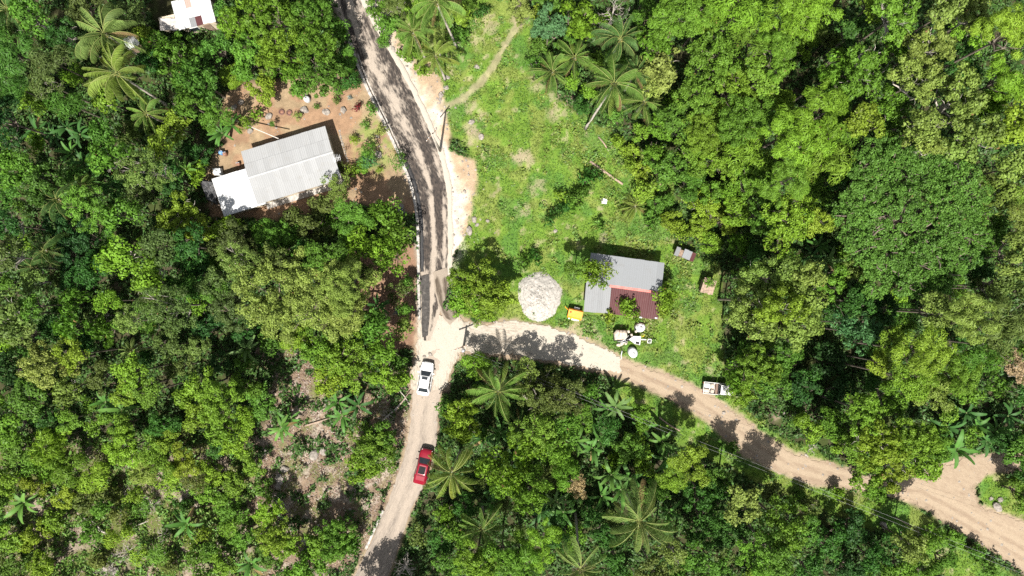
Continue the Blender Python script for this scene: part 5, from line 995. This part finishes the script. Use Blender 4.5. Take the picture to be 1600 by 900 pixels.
# ------------------------------------------------------------------ gravel heap
def heap():
    x, y = W(843, 463); t = thing('gravel_heap', 'big round heap of white gravel beside the marl road', 'gravel heap', (x, y, 0)); n = 96; m = 40; V = []; rr = 3.08
    for i in range(m + 1):
        for k in range(n):
            th = 2 * math.pi * k / n; q = i / m; rad = rr * (1 + 0.03 * math.sin(3 * th + 1) + 0.02 * math.sin(5 * th) + 0.10 * (fbm(np.array([2 + math.cos(th) * 2.2]), np.array([4 + math.sin(th) * 2.2]), 3)[0] - 0.5)) * q; px_, py_ = rad * math.cos(th) * 0.95, rad * math.sin(th) * 1.08
            f = fbm(np.array([px_ * 1.2 + 5]), np.array([py_ * 1.2 + 5]), 4)[0] - 0.5; g = vn(np.array([px_ * 5.0 + 9]), np.array([py_ * 5.0]))[0] - 0.5
            V.append((px_, py_, 1.05 * (1 - q ** 1.8) + (0.55 * f + 0.15 * g) * (1 - 0.5 * q) - 0.05))
    F = [(i * n + k, i * n + (k + 1) % n, (i + 1) * n + (k + 1) % n, (i + 1) * n + k) for i in range(m) for k in range(n)]
    link('mound', np_mesh('mound', np.array(V), np.array(F), M['gravel'], None, False), t)
    b = MB()
    for _ in range(900):
        q = random.choice(V); s = 0.03 + 0.08 * random.random() ** 2; b.add([(q[0] + s * math.cos(h_) * random.uniform(.7, 1.2), q[1] + s * math.sin(h_) * random.uniform(.7, 1.2), q[2] + 0.01) for h_ in (0, 1.6, 3.1, 4.7)] + [(q[0], q[1], q[2] + s)], [(0, 1, 4), (1, 2, 4), (2, 3, 4), (3, 0, 4)])
    tag(b.build('stones', M['gravel'], t), kind='stuff')
heap()

# ------------------------------------------------------------------ rocks, logs, poles
ROCKS = []
for v in range(4):
    bm = bmesh.new(); bmesh.ops.create_icosphere(bm, subdivisions=2, radius=1); R = np.random.default_rng(v + 3); k = R.normal(size=(5, 3))
    for q in bm.verts: q.co *= 1 + 0.30 * sum(math.sin(2.1 * Vector(kk).dot(q.co) + i) for i, kk in enumerate(k)) / 2.5; q.co.z *= 0.62
    me = bpy.data.meshes.new('rock'); bm.to_mesh(me); bm.free(); me.materials.append(M['rock']); ROCKS.append(me)
RKS = [(737, 191, 5), (752, 213, 5), (741, 343, 5), (733, 361, 6), (868, 361, 3), (746, 105, 4), (699, 121, 4), (697, 137, 4), (689, 149, 5), (688, 156, 3), (614, 77, 4), (726, 300, 3), (762, 345, 3), (745, 352, 3), (660, 108, 3), (510, 175, 6), (537, 172, 6), (477, 172, 6), (366, 168, 5), (377, 160, 5), (391, 205, 5), (420, 183, 6), (628, 322, 5), (590, 213, 3), (592, 242, 6), (490, 712, 9), (505, 704, 6), (438, 748, 7), (434, 760, 6), (446, 732, 6), (428, 772, 5), (168, 884, 8), (182, 890, 7), (92, 770, 5), (285, 780, 5), (1556, 792, 7), (1562, 780, 5), (1548, 778, 4), (1225, 645, 3), (1130, 645, 3), (475, 845, 6), (415, 705, 6), (1380, 820, 6), (1365, 850, 6), (672, 553, 4), (664, 557, 3)]
def rock(px, py, r, i):
    x, y = W(px, py); lab = auto_label(['pale rock' if r > 3 else 'small pale stone', 'pale limestone rock', 'weathered pale rock'], '', px, py)
    s = r * S; o = link('rock', ROCKS[i % 4], None, (x, y, s * 0.2), (0, 0, random.random() * 6.28), (s * random.uniform(0.8, 1.2), s * random.uniform(0.7, 1.0), s * random.uniform(0.7, 1.1))); tag(o, lab, 'rock', 'pale rocks lying about')
for i, (px, py, r) in enumerate(RKS): rock(px, py, r, i)
k_ = np.arange(14); pebbles(530.5 + 11 * k_ / 13 + 3 * (k_ / 13) ** 2, 205 + 50 * k_ / 13, 0.14, 0.24, 'border_stones', 'line of small pinkish stones edging the yard bed')
def log(p0, p1, r, label, mat='log', name='log', h0=0.15, h1=0.15, cat='log', forks=0):
    a, b = V3(*p0, h0), V3(*p1, h1); c = (a + b) / 2; t = thing(name, label, cat, (c.x, c.y, 0)); m = (a + b) / 2 + Vector((random.uniform(-.1, .1), random.uniform(-.1, .1), 0)); c0 = Vector((c.x, c.y, 0))
    MB().tube([a - c0, m - c0, b - c0], [r, r * 0.92, r * 0.75], 8).build('trunk', M[mat], t)
    for k in range(forks):
        q = a.lerp(b, 0.35 + 0.5 * k / max(1, forks)) - c0; d = (b - a).normalized(); s = Vector((-d.y, d.x, 0)) * (1 if k % 2 else -1); MB().tube([q, q + (d + s * 0.7) * 0.9, q + (d * 1.5 + s * 0.8) * 1.1 + Vector((0, 0, 0.15))], [r * 0.6, r * 0.45, r * 0.2], 6).build('branch', M[mat], t)
    return t
log((922, 252), (973, 288), 0.19, 'long fallen tree trunk lying on the upper lawn', 'log')
log((172, 835), (133, 820), 0.13, 'bleached forked branch fallen in the lower left scrub', 'deadwood', 'fallen_branch', 0.5, 0.7, 'branch', 3)
log((196, 826), (232, 814), 0.07, 'thin bleached stick right of the forked fallen branch', 'deadwood', 'fallen_branch', 0.4, 0.5, 'branch')
log((477, 665), (518, 652), 0.12, 'pale log below the brown clearing left of the banana plants', 'log', 'log')
log((600, 655), (634, 622), 0.13, 'thick weathered log lying left of the white sedan', 'deadwood', 'log', 0.3, 0.3)
log((617, 645), (640, 612), 0.08, 'thin log beside the thick weathered log', 'log', 'log', 0.3, 0.4)
log((622, 608), (640, 632), 0.06, 'thin stick crossing the logs left of the white sedan', 'deadwood', 'log', 0.45, 0.3)
log((1030, 652), (1062, 673), 0.12, 'pale log lying below the dirt road among bananas', 'log')
log((935, 214), (951, 236), 0.10, 'short reddish log at the upper right of the lawn', 'log')
log((258, 862), (257, 877), 0.16, 'upright white stump in the lower left scrub', 'deadwood', 'stump', 0.3, 0.2, 'stump')
log((430, 772), (448, 792), 0.08, 'grey stick in the shade of the brown clearing', 'deadwood', 'log')
log((360, 185), (435, 216.5), 0.09, 'long pale pole leaning on the roof of the white-roofed house', 'deadwood', 'pole', 0.4, 3.45, 'pole')
log((380, 137), (392, 135), 0.08, 'dark timber lying on bare soil near the upper yard trees', 'wood', 'timber', 0.15, 0.15, 'timber')
log((393, 133), (391, 141), 0.08, 'short dark timber end beside the longer timber', 'wood', 'timber', 0.15, 0.15, 'timber')
log((971, 560), (972, 548), 0.07, 'short white marker post between marl road and white tank', 'plastic', 'marker_post', 0.1, 0.8, 'post')
# tyres used as planters, tanks, drums
TY = MB()
_r = [[Vector((math.cos(a_) * (0.30 + 0.10 * math.cos(b_)), math.sin(a_) * (0.30 + 0.10 * math.cos(b_)), 0.11 + 0.10 * math.sin(b_))) for b_ in [k * math.pi / 4 for k in range(8)]] for a_ in [k * math.pi / 9 for k in range(19)]]
TYM = TY.loft(_r, False).mesh('tyre', simple('painted_tyre', (0.11, 0.055, 0.045), 0.8, var=0.4)); SOILM = MB().lathe([(0.001, 0.02), (0.26, 0.02), (0.22, 0.10), (0.001, 0.12)], 12).mesh('soil', M['clay'])
for px, py, lab in ((440.5, 175.5, 'old tyre planter, the left of the two in the yard'), (452.5, 176.5, 'old tyre planter, the right of the two in the yard')):
    x, y = W(px, py); t = thing('tyre_planter', lab, 'planter', (x, y, 0), 0, 'tyre planters'); link('tyre', TYM, t); link('soil', SOILM, t)
def tank(px, py, r, h, label, tilt=(0, 0), name='water_tank', mat='plastic', squash=1.0):
    x, y = W(px, py, h * 0.7); t = thing(name, label, 'tank' if name == 'water_tank' else 'drum', (x, y, 0)); t.rotation_euler = (tilt[0], tilt[1], random.random() * 0.5)
    MB().lathe([(0.001, 0), (r * 0.96, 0.0), (r, 0.06), (r, h * 0.32), (r * 1.02, h * 0.36), (r, h * 0.40), (r, h * 0.70), (r * 0.9, h * 0.83), (r * 0.6, h * 0.94), (r * 0.32, h * 0.97), (0.001, h * 0.975)], 24).build('shell', M[mat], t, scale=(1, squash, 1))
    MB().lathe([(0.001, h * 0.95), (r * 0.3, h * 0.95), (r * 0.3, h * 1.0), (r * 0.1, h * 1.03), (0.001, h * 1.03)], 14).build('lid', M['steel' if r > 0.5 else mat], t, (0, 0, 0.02))
    for k in range(2): MB().box((r * 0.62 * math.cos(0.8 + k * 1.7), r * 0.62 * math.sin(0.8 + k * 1.7), h * 0.95), (0.22, 0.09, 0.07)).build('handle', M['steel'], t)
    return t
tank(479, 154.5, 0.40, 0.9, 'white round water tank standing in the yard under the trees')
tank(999.5, 512, 0.66, 1.1, 'white round tank above the towed mixer, nearer the maroon roof', (0, 0.12), squash=0.9)
tank(988.5, 550, 0.58, 1.0, 'white round tank below the towed mixer, nearer the dirt road', (0.2, 0), squash=1.2)
tank(345, 238, 0.30, 0.85, 'blue plastic drum beside the yard trees left of the house', name='plastic_drum', mat='blue')
tank(351, 240, 0.28, 0.7, 'brown drum next to the blue drum', name='plastic_drum', mat='clay')
tank(372, 256, 0.26, 0.6, 'brown pot at the upper left corner of the white-roofed house', name='clay_pot', mat='clay')
x, y = W(944, 314, 0.2); o = MB().slab([(-0.36, -0.30, 0.16), (0.30, -0.40, 0.12), (0.42, 0.12, 0.22), (-0.02, 0.36, 0.18), (-0.38, 0.16, 0.2)], 0.05).build('white_board', M['truck_white'], loc=(x, y, 0)); tag(o, 'flat white board lying on the lawn above the silver-roofed house', 'board')
# TV aerial at the end of the yard house
x, y = W(527, 247, 3.6); t = thing('tv_aerial', 'white television aerial standing at the right end of the white-roofed house', 'aerial', (x, y, 0), math.radians(12))
MB().tube([(0, 0, 0), (0, 0, 3.9)], 0.035, 6).build('mast', M['steel'], t); MB().tube([(-0.45, 0, 3.8), (0.45, 0, 3.8)], 0.025, 5).build('boom', M['white_paint'], t)
for k in range(5): MB().tube([(-0.4 + 0.2 * k, -0.55 + 0.05 * k, 3.83), (-0.4 + 0.2 * k, 0.55 - 0.05 * k, 3.83)], 0.022, 5).build('element', M['white_paint'], t)
# power poles and the line
def power_pole(px, py, h, label, rz, top=True):
    x, y = W(px, py); t = thing('utility_pole', label, 'utility pole', (x, y, 0), rz, 'wooden utility poles'); MB().tube([(0, 0, -0.2), (0, 0, h)], [0.17, 0.11], 10).build('mast', M['palebark'], t)
    MB().box((0, 0.14, h - 0.5), (1.9, 0.12, 0.14)).build('crossarm', M['wood'], t)
    for k in (-0.85, -0.45, 0.45, 0.85): MB().lathe([(0.001, 0), (0.05, 0), (0.07, 0.08), (0.035, 0.16), (0.001, 0.17)], 8).build('insulator', M['truck_white'], t, (k, 0.14, h - 0.42))
    if top: MB().lathe([(0.001, 0), (0.22, 0), (0.24, 0.05), (0.24, 0.7), (0.20, 0.78), (0.001, 0.8)], 14).build('transformer', M['steel'], t, (0.05, -0.36, h - 1.6))
    return Vector((x, y, h - 0.3))
a_ = power_pole(688, 236, 9.3, 'utility pole on the bare shoulder right of the asphalt road', 0.9, False); b_ = power_pole(725, 540, 4.6, 'short utility pole at the junction above the palm', 0.35)
def cable(p, q, sag, label, n=24, r=0.009):
    pts = [p.lerp(q, i / n) - Vector((0, 0, sag * 4 * (i / n) * (1 - i / n))) for i in range(n + 1)]; o = MB().tube([v - p for v in pts], r, 4).build('power_cable', M['wire'], loc=p); return tag(o, label, 'cable', 'overhead power cables')
far = Vector((*W(1640, 905, 9), 9))
cable(b_, far, 0.5, 'upper overhead power cable crossing the lower right trees'); cable(b_ + Vector((-0.3, -0.25, 0)), far + Vector((-0.3, -0.5, 0)), 0.7, 'lower overhead power cable beside its twin over the lower right trees')
# ------------------------------------------------------------------ vehicles
def ring(x, hw, zb, zt, cr=0.03):
    h = zt - zb; half = [(hw * 0.90, zb), (hw * 0.985, zb + h * 0.22), (hw, zb + h * 0.5), (hw * 0.985, zb + h * 0.78), (hw * 0.92, zt - h * 0.06), (hw * 0.80, zt), (hw * 0.4, zt + cr)]
    return [(x, -y, z) for y, z in half] + [(x, y, z) for y, z in reversed(half)]
def wheel(t, x, y, r=0.33, w_=0.22):
    Mx = Matrix.Rotation(math.pi / 2, 3, 'X'); wh = MB().lathe([(r * 0.55, -w_ / 2), (r * 0.93, -w_ / 2), (r, -w_ * 0.3), (r, w_ * 0.3), (r * 0.93, w_ / 2), (r * 0.55, w_ / 2)], 18, M=Mx).build('wheel', M['rubber'], t, (x, y, r))
    MB().lathe([(0.001, -w_ * 0.42), (r * 0.56, -w_ * 0.42), (r * 0.6, w_ * 0.42), (0.001, w_ * 0.42)], 14, M=Mx).build('rim', M['steel'], wh)
def quad_plate(t, name, pts, mat, th=0.02):
    P = [Vector(p) for p in pts]; n = (P[1] - P[0]).cross(P[2] - P[0]).normalized()
    if n.z < -0.01: n = -n
    b = [p + n * th for p in P]; k = len(P); MB().add(P + b, [tuple(range(k)), tuple(range(k, 2 * k))] + [(i, (i + 1) % k, (i + 1) % k + k, i + k) for i in range(k)]).build(name, M[mat], t)
def cabin(t, mat, fx, fxt, rxt, rx, hb, ht, zb, zt, side_split=None):
    "glasshouse: fx/rx front and rear foot, fxt/rxt front and rear of the roof, hb/ht half widths"
    b = MB(); B0 = [(rx, -hb, zb), (fx, -hb, zb), (fx, hb, zb), (rx, hb, zb)]; T0 = [(rxt, -ht, zt), (fxt, -ht, zt), (fxt, ht, zt), (rxt, ht, zt)]
    b.loft([B0, T0], True, False).build('cabin', M[mat], t)
    rf = []
    for f, z in ((1.0, zt + 0.0), (0.94, zt + 0.035), (0.6, zt + 0.055)):
        cx = (fxt + rxt) / 2; hx = (fxt - rxt) / 2; rf.append([(cx + hx * (1 - (1 - f) * 0.5) * sx, ht * f * sy, z) for sx, sy in ((-1, -0.9), (-0.9, -1), (0.9, -1), (1, -0.9), (1, 0.9), (0.9, 1), (-0.9, 1), (-1, 0.9))])
    MB().loft(rf, True, True).build('roof', M[mat], t)
    def lerp(a, b_, u): return tuple(a[i] * (1 - u) + b_[i] * u for i in range(3))
    def pane(nm, a0, a1, b0, b1, m=0.07, ub=0.08, ut=0.93):
        p = [lerp(lerp(a0, a1, m), lerp(b0, b1, m), ub), lerp(lerp(a0, a1, 1 - m), lerp(b0, b1, 1 - m), ub), lerp(lerp(a0, a1, 1 - m), lerp(b0, b1, 1 - m), ut), lerp(lerp(a0, a1, m), lerp(b0, b1, m), ut)]; quad_plate(t, nm, p, 'glass', 0.012)
    pane('windshield', B0[1], B0[2], T0[1], T0[2]); pane('rear_window', B0[3], B0[0], T0[3], T0[0])
    for s in (0, 1):
        A0, A1, C0, C1 = (B0[0], B0[1], T0[0], T0[1]) if s == 0 else (B0[3], B0[2], T0[3], T0[2]); cut = side_split or [(0.05, 0.47), (0.52, 0.93)]
        for u0, u1 in cut: pane('side_window', lerp(A0, A1, u0), lerp(A0, A1, u1), lerp(C0, C1, u0), lerp(C0, C1, u1), 0.02, 0.1, 0.92)
def dress(t, L, hw, zl, zt_, mat, mirror_x, mz):
    for s in (-1, 1):
        MB().box((L * 0.915, s * hw * 0.74, zl), (0.22, 0.16, 0.10), s * -0.6).build('headlight', M['lamp'], t); MB().box((-L * 0.965, s * hw * 0.70, zt_), (0.12, 0.32, 0.15), s * 0.2).build('taillight', M['redlamp'], t)
        MB().box((mirror_x, s * (hw + 0.10), mz), (0.14, 0.22, 0.13)).build('mirror', M[mat], t)
def place(px, py, ang, name, label, cat): x, y = W(px, py, 0.9); return thing(name, label, cat, (x, y, 0.10), math.radians(ang))

# white sedan, nose up the photo
t = place(664.5, 591.5, 81, 'parked_car', 'white sedan with dark sunroof on the pale road below the junction', 'car')
st = [(-2.18, 0.55, 0.42, 0.66), (-2.14, 0.70, 0.30, 0.88), (-2.02, 0.80, 0.24, 0.98), (-1.6, 0.865, 0.2, 1.0), (-0.8, 0.88, 0.2, 0.97), (0.2, 0.88, 0.2, 0.95), (1.0, 0.88, 0.2, 0.93), (1.45, 0.85, 0.2, 0.89), (1.75, 0.79, 0.22, 0.83), (1.97, 0.68, 0.26, 0.74), (2.10, 0.52, 0.32, 0.64), (2.17, 0.34, 0.38, 0.56)]
MB().loft([ring(*s) for s in st]).build('body', M['white_paint'], t)
cabin(t, 'white_paint', 1.05, 0.38, -1.12, -1.85, 0.80, 0.62, 0.92, 1.42)
quad_plate(t, 'sunroof', [(-0.05, -0.38, 1.475), (0.32, -0.38, 1.475), (0.32, 0.38, 1.475), (-0.05, 0.38, 1.475)], 'glass', 0.02)
for x in (-1.35, 1.3):
    for s in (-1, 1): wheel(t, x, s * 0.78)
dress(t, 2.12, 0.86, 0.68, 0.8, 'white_paint', 0.75, 0.98)
MB().box((2.13, 0, 0.46), (0.12, 1.0, 0.16)).build('grille', M['black'], t); MB().box((0, 0, 0.27), (2.2, 1.70, 0.16)).build('sill', M['black'], t)
for s in (-1, 1):
    for x in (-0.75, 0.25): MB().box((x, s * 0.885, 0.82), (0.2, 0.03, 0.04)).build('door_handle', M['white_paint'], t)

# red car under the palm
t = place(661.5, 728.5, 76, 'parked_car', 'red car with dark roof panel parked under a yellowish coconut palm', 'car')
st = [(-2.30, 0.74, 0.55, 0.95), (-2.26, 0.80, 0.36, 1.06), (-2.1, 0.84, 0.32, 1.08), (-1.2, 0.87, 0.3, 1.08), (-0.3, 0.88, 0.3, 1.05), (0.6, 0.88, 0.3, 1.05), (1.15, 0.88, 0.3, 1.05), (1.7, 0.86, 0.3, 1.0), (2.05, 0.80, 0.34, 0.94), (2.22, 0.70, 0.4, 0.80), (2.3, 0.55, 0.5, 0.68)]
MB().loft([ring(*s) for s in st]).build('body', M['red_paint'], t)
cabin(t, 'red_paint', 1.18, 0.48, -0.95, -1.12, 0.82, 0.68, 1.03, 1.58)
quad_plate(t, 'roof_panel', [(-0.78, -0.42, 1.64), (0.16, -0.42, 1.64), (0.16, 0.42, 1.64), (-0.78, 0.42, 1.64)], 'black', 0.03)
MB().loft([[(-0.9, -0.74, 1.04), (-0.9, -0.70, 1.52), (-0.9, -0.55, 1.60), (-0.9, 0.55, 1.60), (-0.9, 0.70, 1.52), (-0.9, 0.74, 1.04)], [(-1.7, -0.76, 1.04), (-1.7, -0.71, 1.30), (-1.7, -0.55, 1.38), (-1.7, 0.55, 1.38), (-1.7, 0.71, 1.30), (-1.7, 0.76, 1.04)], [(-2.22, -0.72, 1.03), (-2.22, -0.68, 1.10), (-2.22, -0.5, 1.14), (-2.22, 0.5, 1.14), (-2.22, 0.68, 1.10), (-2.22, 0.72, 1.03)]], True, False).build('rear_deck', M['red_paint'], t)
MB().box((-1.05, 0, 1.565), (0.05, 1.1, 0.03)).build('deck_seam', M['black'], t)
for x in (-1.4, 1.4):
    for s in (-1, 1): wheel(t, x, s * 0.80, 0.37, 0.25)
dress(t, 2.24, 0.88, 0.82, 0.9, 'black', 0.85, 1.12)
MB().box((2.26, 0, 0.6), (0.12, 1.1, 0.28)).build('grille', M['black'], t); MB().box((-2.33, 0, 0.55), (0.14, 1.5, 0.18)).build('bumper', M['steel'], t)
MB().box((1.05, 0, 1.115), (0.14, 1.3, 0.05)).build('wiper_cowl', M['black'], t)

# white pickup half under the bushes, nose to the right
t = place(1122, 607.5, -6, 'pickup_truck', 'small white pickup truck with loaded bed, its nose under bushes by the dirt road', 'pickup truck')
st = [(0.05, 0.80, 0.35, 1.02), (0.9, 0.82, 0.35, 1.02), (1.5, 0.81, 0.35, 0.98), (1.95, 0.76, 0.38, 0.9), (2.15, 0.66, 0.42, 0.8), (2.2, 0.5, 0.5, 0.7)]
MB().loft([ring(*s) for s in st]).build('body', M['truck_white'], t)
cabin(t, 'truck_white', 1.30, 0.95, 0.16, 0.06, 0.77, 0.66, 1.0, 1.58, [(0.12, 0.85)])
b = MB(); b.box((-1.05, 0, 0.68), (2.1, 1.60, 0.08)); 
b.build('bed_floor', M['truck_white'], t)
for s in (-1, 1): MB().box((-1.05, s * 0.79, 0.92), (2.1, 0.07, 0.44)).build('bed_side', M['truck_white'], t)
MB().box((-2.08, 0, 0.92), (0.07, 1.52, 0.44)).build('tailgate', M['truck_white'], t); MB().box((-0.06, 0, 0.98), (0.06, 1.5, 0.56)).build('headboard', M['black'], t)
for x in (-1.35, 1.45):
    for s in (-1, 1): wheel(t, x, s * 0.72, 0.34, 0.22)
dress(t, 2.14, 0.80, 0.72, 0.8, 'black', 1.0, 1.15); MB().box((-1.0, 0, 0.52), (2.0, 0.8, 0.14)).build('chassis', M['black'], t)
x, y = W(1111, 606.5, 1.0); R2 = Matrix.Rotation(math.radians(-6), 3, 'Z')
def cargo(dx, dy, size, mat, label, name='cargo_sack', z=0.83, rz=0.0, cat='sack'):
    p = R2 @ Vector((dx, dy, 0)); b = MB(); n = 10; a, c_, h_ = size
    prof = [(0.9, 0), (1.0, 0.25), (1.0, 0.6), (0.85, 0.9), (0.4, 1.0)]
    b.loft([[(a / 2 * f * math.copysign(abs(math.cos(k * 0.6283)) ** 0.5, math.cos(k * 0.6283)), c_ / 2 * f * math.copysign(abs(math.sin(k * 0.6283)) ** 0.5, math.sin(k * 0.6283)), h_ * z_ + 0.03 * random.random()) for k in range(10)] for f, z_ in prof], True, True)
    tag(b.build(name, M[mat], loc=(x + p.x, y + p.y, z), rot=(0, 0, math.radians(-6) + rz)), label, cat, 'load on the white pickup bed')
cargo(-0.55, 0.32, (0.85, 0.62, 0.35), 'truck_white', 'white sack at the upper rear corner of the pickup bed'); cargo(-0.55, -0.36, (0.8, 0.55, 0.32), 'cargo', 'pale sack at the lower rear corner of the pickup bed')
cargo(0.15, 0.30, (0.55, 0.65, 0.36), 'cargo', 'pale sack in the middle of the pickup bed, upper side', rz=0.2); cargo(0.18, -0.36, (0.5, 0.5, 0.30), 'cream', 'cream sack in the middle of the pickup bed, lower side', rz=-0.2)
p = R2 @ Vector((0.66, 0.0, 0)); tag(MB().box((0, 0, 0), (0.30, 1.3, 0.42)).build('wooden_crate', M['board'], loc=(x + p.x, y + p.y, 0.94), rot=(0, 0, math.radians(-6))), 'brown crate across the pickup bed behind the cab', 'crate')

bpy.data.objects[[o.name for o in bpy.data.objects if o.name.startswith('pickup_truck')][0]].scale = (0.92, 0.92, 0.92)
# orange generator trailer
x, y = W(898.5, 490.5, 0.9); t = thing('generator_trailer', 'orange towable generator beside the grey side roof and the gravel heap', 'generator', (x, y, 0), math.radians(-13))
prof = [(-0.95, 0.48), (0.95, 0.48)]
def prism(x0, x1, prof_yz): return MB().loft([[(x0, y_, z_) for y_, z_ in prof_yz], [(x1, y_, z_) for y_, z_ in prof_yz]], True, False)
prism(-0.92, 0.92, [(-0.62, 0.45), (-0.66, 0.62), (-0.60, 1.05), (-0.42, 1.30), (0.45, 1.32), (0.60, 1.10), (0.62, 0.45)]).build('canopy', M['orange'], t)
for k in (-0.45, 0.05, 0.5): MB().box((k, -0.645, 0.82), (0.36, 0.05, 0.30)).build('side_panel', M['yellow'], t)
MB().lathe([(0.001, 0), (0.09, 0), (0.09, 0.08), (0.001, 0.08)], 10).build('exhaust_port', M['black'], t, (-0.62, 0.12, 1.31)); MB().box((0, 0, 0.38), (1.9, 1.05, 0.10)).build('chassis', M['black'], t)
for s in (-1, 1):
    wheel(t, 0.1, s * 0.72, 0.30, 0.18); MB().box((0.1, s * 0.74, 0.66), (0.75, 0.24, 0.05)).build('mudguard', M['truck_white'], t); MB().lathe([(0.001, 0), (0.10, 0), (0.10, 0.1), (0.001, 0.1)], 10).build('lamp', M['lamp'], t, (0.6 * s, -0.72, 0.5))
MB().tube([(-0.9, 0.3, 0.45), (-1.35, 0.55, 0.62), (-1.45, 0.62, 0.95)], 0.05, 6).build('drawbar', M['orange'], t)

# towed mixer
x, y = W(981, 528, 0.9); t = thing('towed_mixer', 'pale towed mixing machine with hopper, engine hood and drawbar on the grass', 'mixer', (x, y, 0), math.radians(-2)); k_ = 0.0822
def mp(px, py): return ((px - 981) * k_, (528 - py) * k_)
hop = [mp(*p) for p in ((958, 521), (962, 515.5), (978, 516), (980, 524), (976, 530.5), (960, 532))]
MB().loft([[(px * 0.93 - 0.07, py * 0.9, 0.55) for px, py in hop], [(px, py, 1.05) for px, py in hop], [(px * 0.96 - 0.05, py * 0.9 + 0.03, 1.32) for px, py in hop], [(px * 0.86 - 0.13, py * 0.6 + 0.1, 1.46) for px, py in hop]], True, False).build('hopper', M['cream'], t)
for q in (966, 971, 976): MB().tube([(mp(q + 1, 516)[0], mp(q, 516)[1], 1.36), (mp(q, 522)[0], mp(q, 523)[1], 1.47), (mp(q - 1.5, 531)[0], mp(q, 531)[1], 1.34)], 0.055, 6).build('rib', M['wall_pink' if q == 966 else 'cream'], t)
MB().box((*mp(979, 529), 0.5), (3.2, 0.7, 0.14)).build('chassis', M['black'], t)
hd = [mp(*p) for p in ((982, 530), (989, 524.5), (1001, 524.5), (1000, 538.5), (992, 537))]
MB().loft([[(px, py, 0.55) for px, py in hd], [(px, py, 1.12) for px, py in hd], [(px * 0.97 + 0.02, py * 0.94, 1.22) for px, py in hd]], True, False).build('engine_hood', M['truck_white'], t)
MB().box((*mp(995.5, 535), 1.235), (0.46, 0.30, 0.03), -0.2).build('vent', M['black'], t)
MB().box((*mp(1007.5, 530), 0.55), (1.2, 0.12, 0.10)).build('drawbar', M['truck_white'], t)
c0 = mp(1015.5, 532)
for dx, dy, sx, sy in ((-0.22, 0, 0.08, 0.52), (0.22, 0, 0.08, 0.52), (0, 0.24, 0.36, 0.08), (0, -0.24, 0.36, 0.08)): MB().box((c0[0] + dx, c0[1] + dy, 0.55), (sx, sy, 0.10)).build('hitch_frame', M['truck_white'], t)
MB().box((c0[0], c0[1] - 0.02, 0.45), (0.34, 0.36, 0.06)).build('hitch_plate', M['black'], t); MB().tube([(c0[0], c0[1], 0.0), (c0[0], c0[1], 0.6)], 0.05, 8).build('jack_leg', M['steel'], t)
for s in (-1, 1): wheel(t, mp(977, 528)[0], s * 0.62 + mp(977, 528)[1], 0.34, 0.2)
R = np.random.default_rng(4)
for i in range(9):
    p0 = Vector((*mp(*(R.uniform(962, 978), R.uniform(529, 538))), R.uniform(0.6, 1.1))); p1 = Vector((*mp(*(R.uniform(975, 986), R.uniform(520, 534))), R.uniform(0.8, 1.3))); MB().tube([p0, (p0 + p1) / 2 + Vector((0, 0, 0.15)), p1], 0.045, 6).build('pipe', M[('steel', 'black', 'truck_white')[i % 3]], t)
for px, py, s in ((981, 518, 0.26), (986, 523, 0.24), (992.5, 517.5, 0.22)): MB().box((*mp(px, py), 1.05), (s, s * 1.2, 0.5), 0.3).build('valve_box', M['cream'], t)
for i, (px, py, lab) in enumerate(((967, 539, 'pinkish sack on the grass below the mixer hopper'), (972, 537, 'pale sack on the grass beside the pinkish sack'), (978, 535, 'yellowish sack close to the mixer hood'))):
    x, y = W(px, py, 0.2); n = 10; b = MB(); b.loft([[(0.34 * f * math.cos(k * 0.6283), 0.22 * f * math.sin(k * 0.6283), z_) for k in range(10)] for f, z_ in ((0.8, 0), (1, 0.08), (1, 0.2), (0.7, 0.28), (0.2, 0.3))]); tag(b.build('sack', M[('cargo', 'cargo', 'cream')[i]], loc=(x, y, 0), rot=(0, 0, i * 0.7)), lab, 'sack', 'sacks beside the mixer')
x, y = W(1004, 523.5, 0.3); t = thing('bucket', 'yellow bucket between the mixer hood and the white tank', 'bucket', (x, y, 0)); MB().lathe([(0.001, 0), (0.17, 0), (0.21, 0.42), (0.23, 0.44), (0.19, 0.44), (0.16, 0.05), (0.001, 0.05)], 14).build('pail', M['yellow'], t); MB().tube([(0.21, 0, 0.42), (0.12, 0.18, 0.5), (-0.12, 0.18, 0.5), (-0.21, 0, 0.42)], 0.012, 5).build('handle', M['steel'], t)
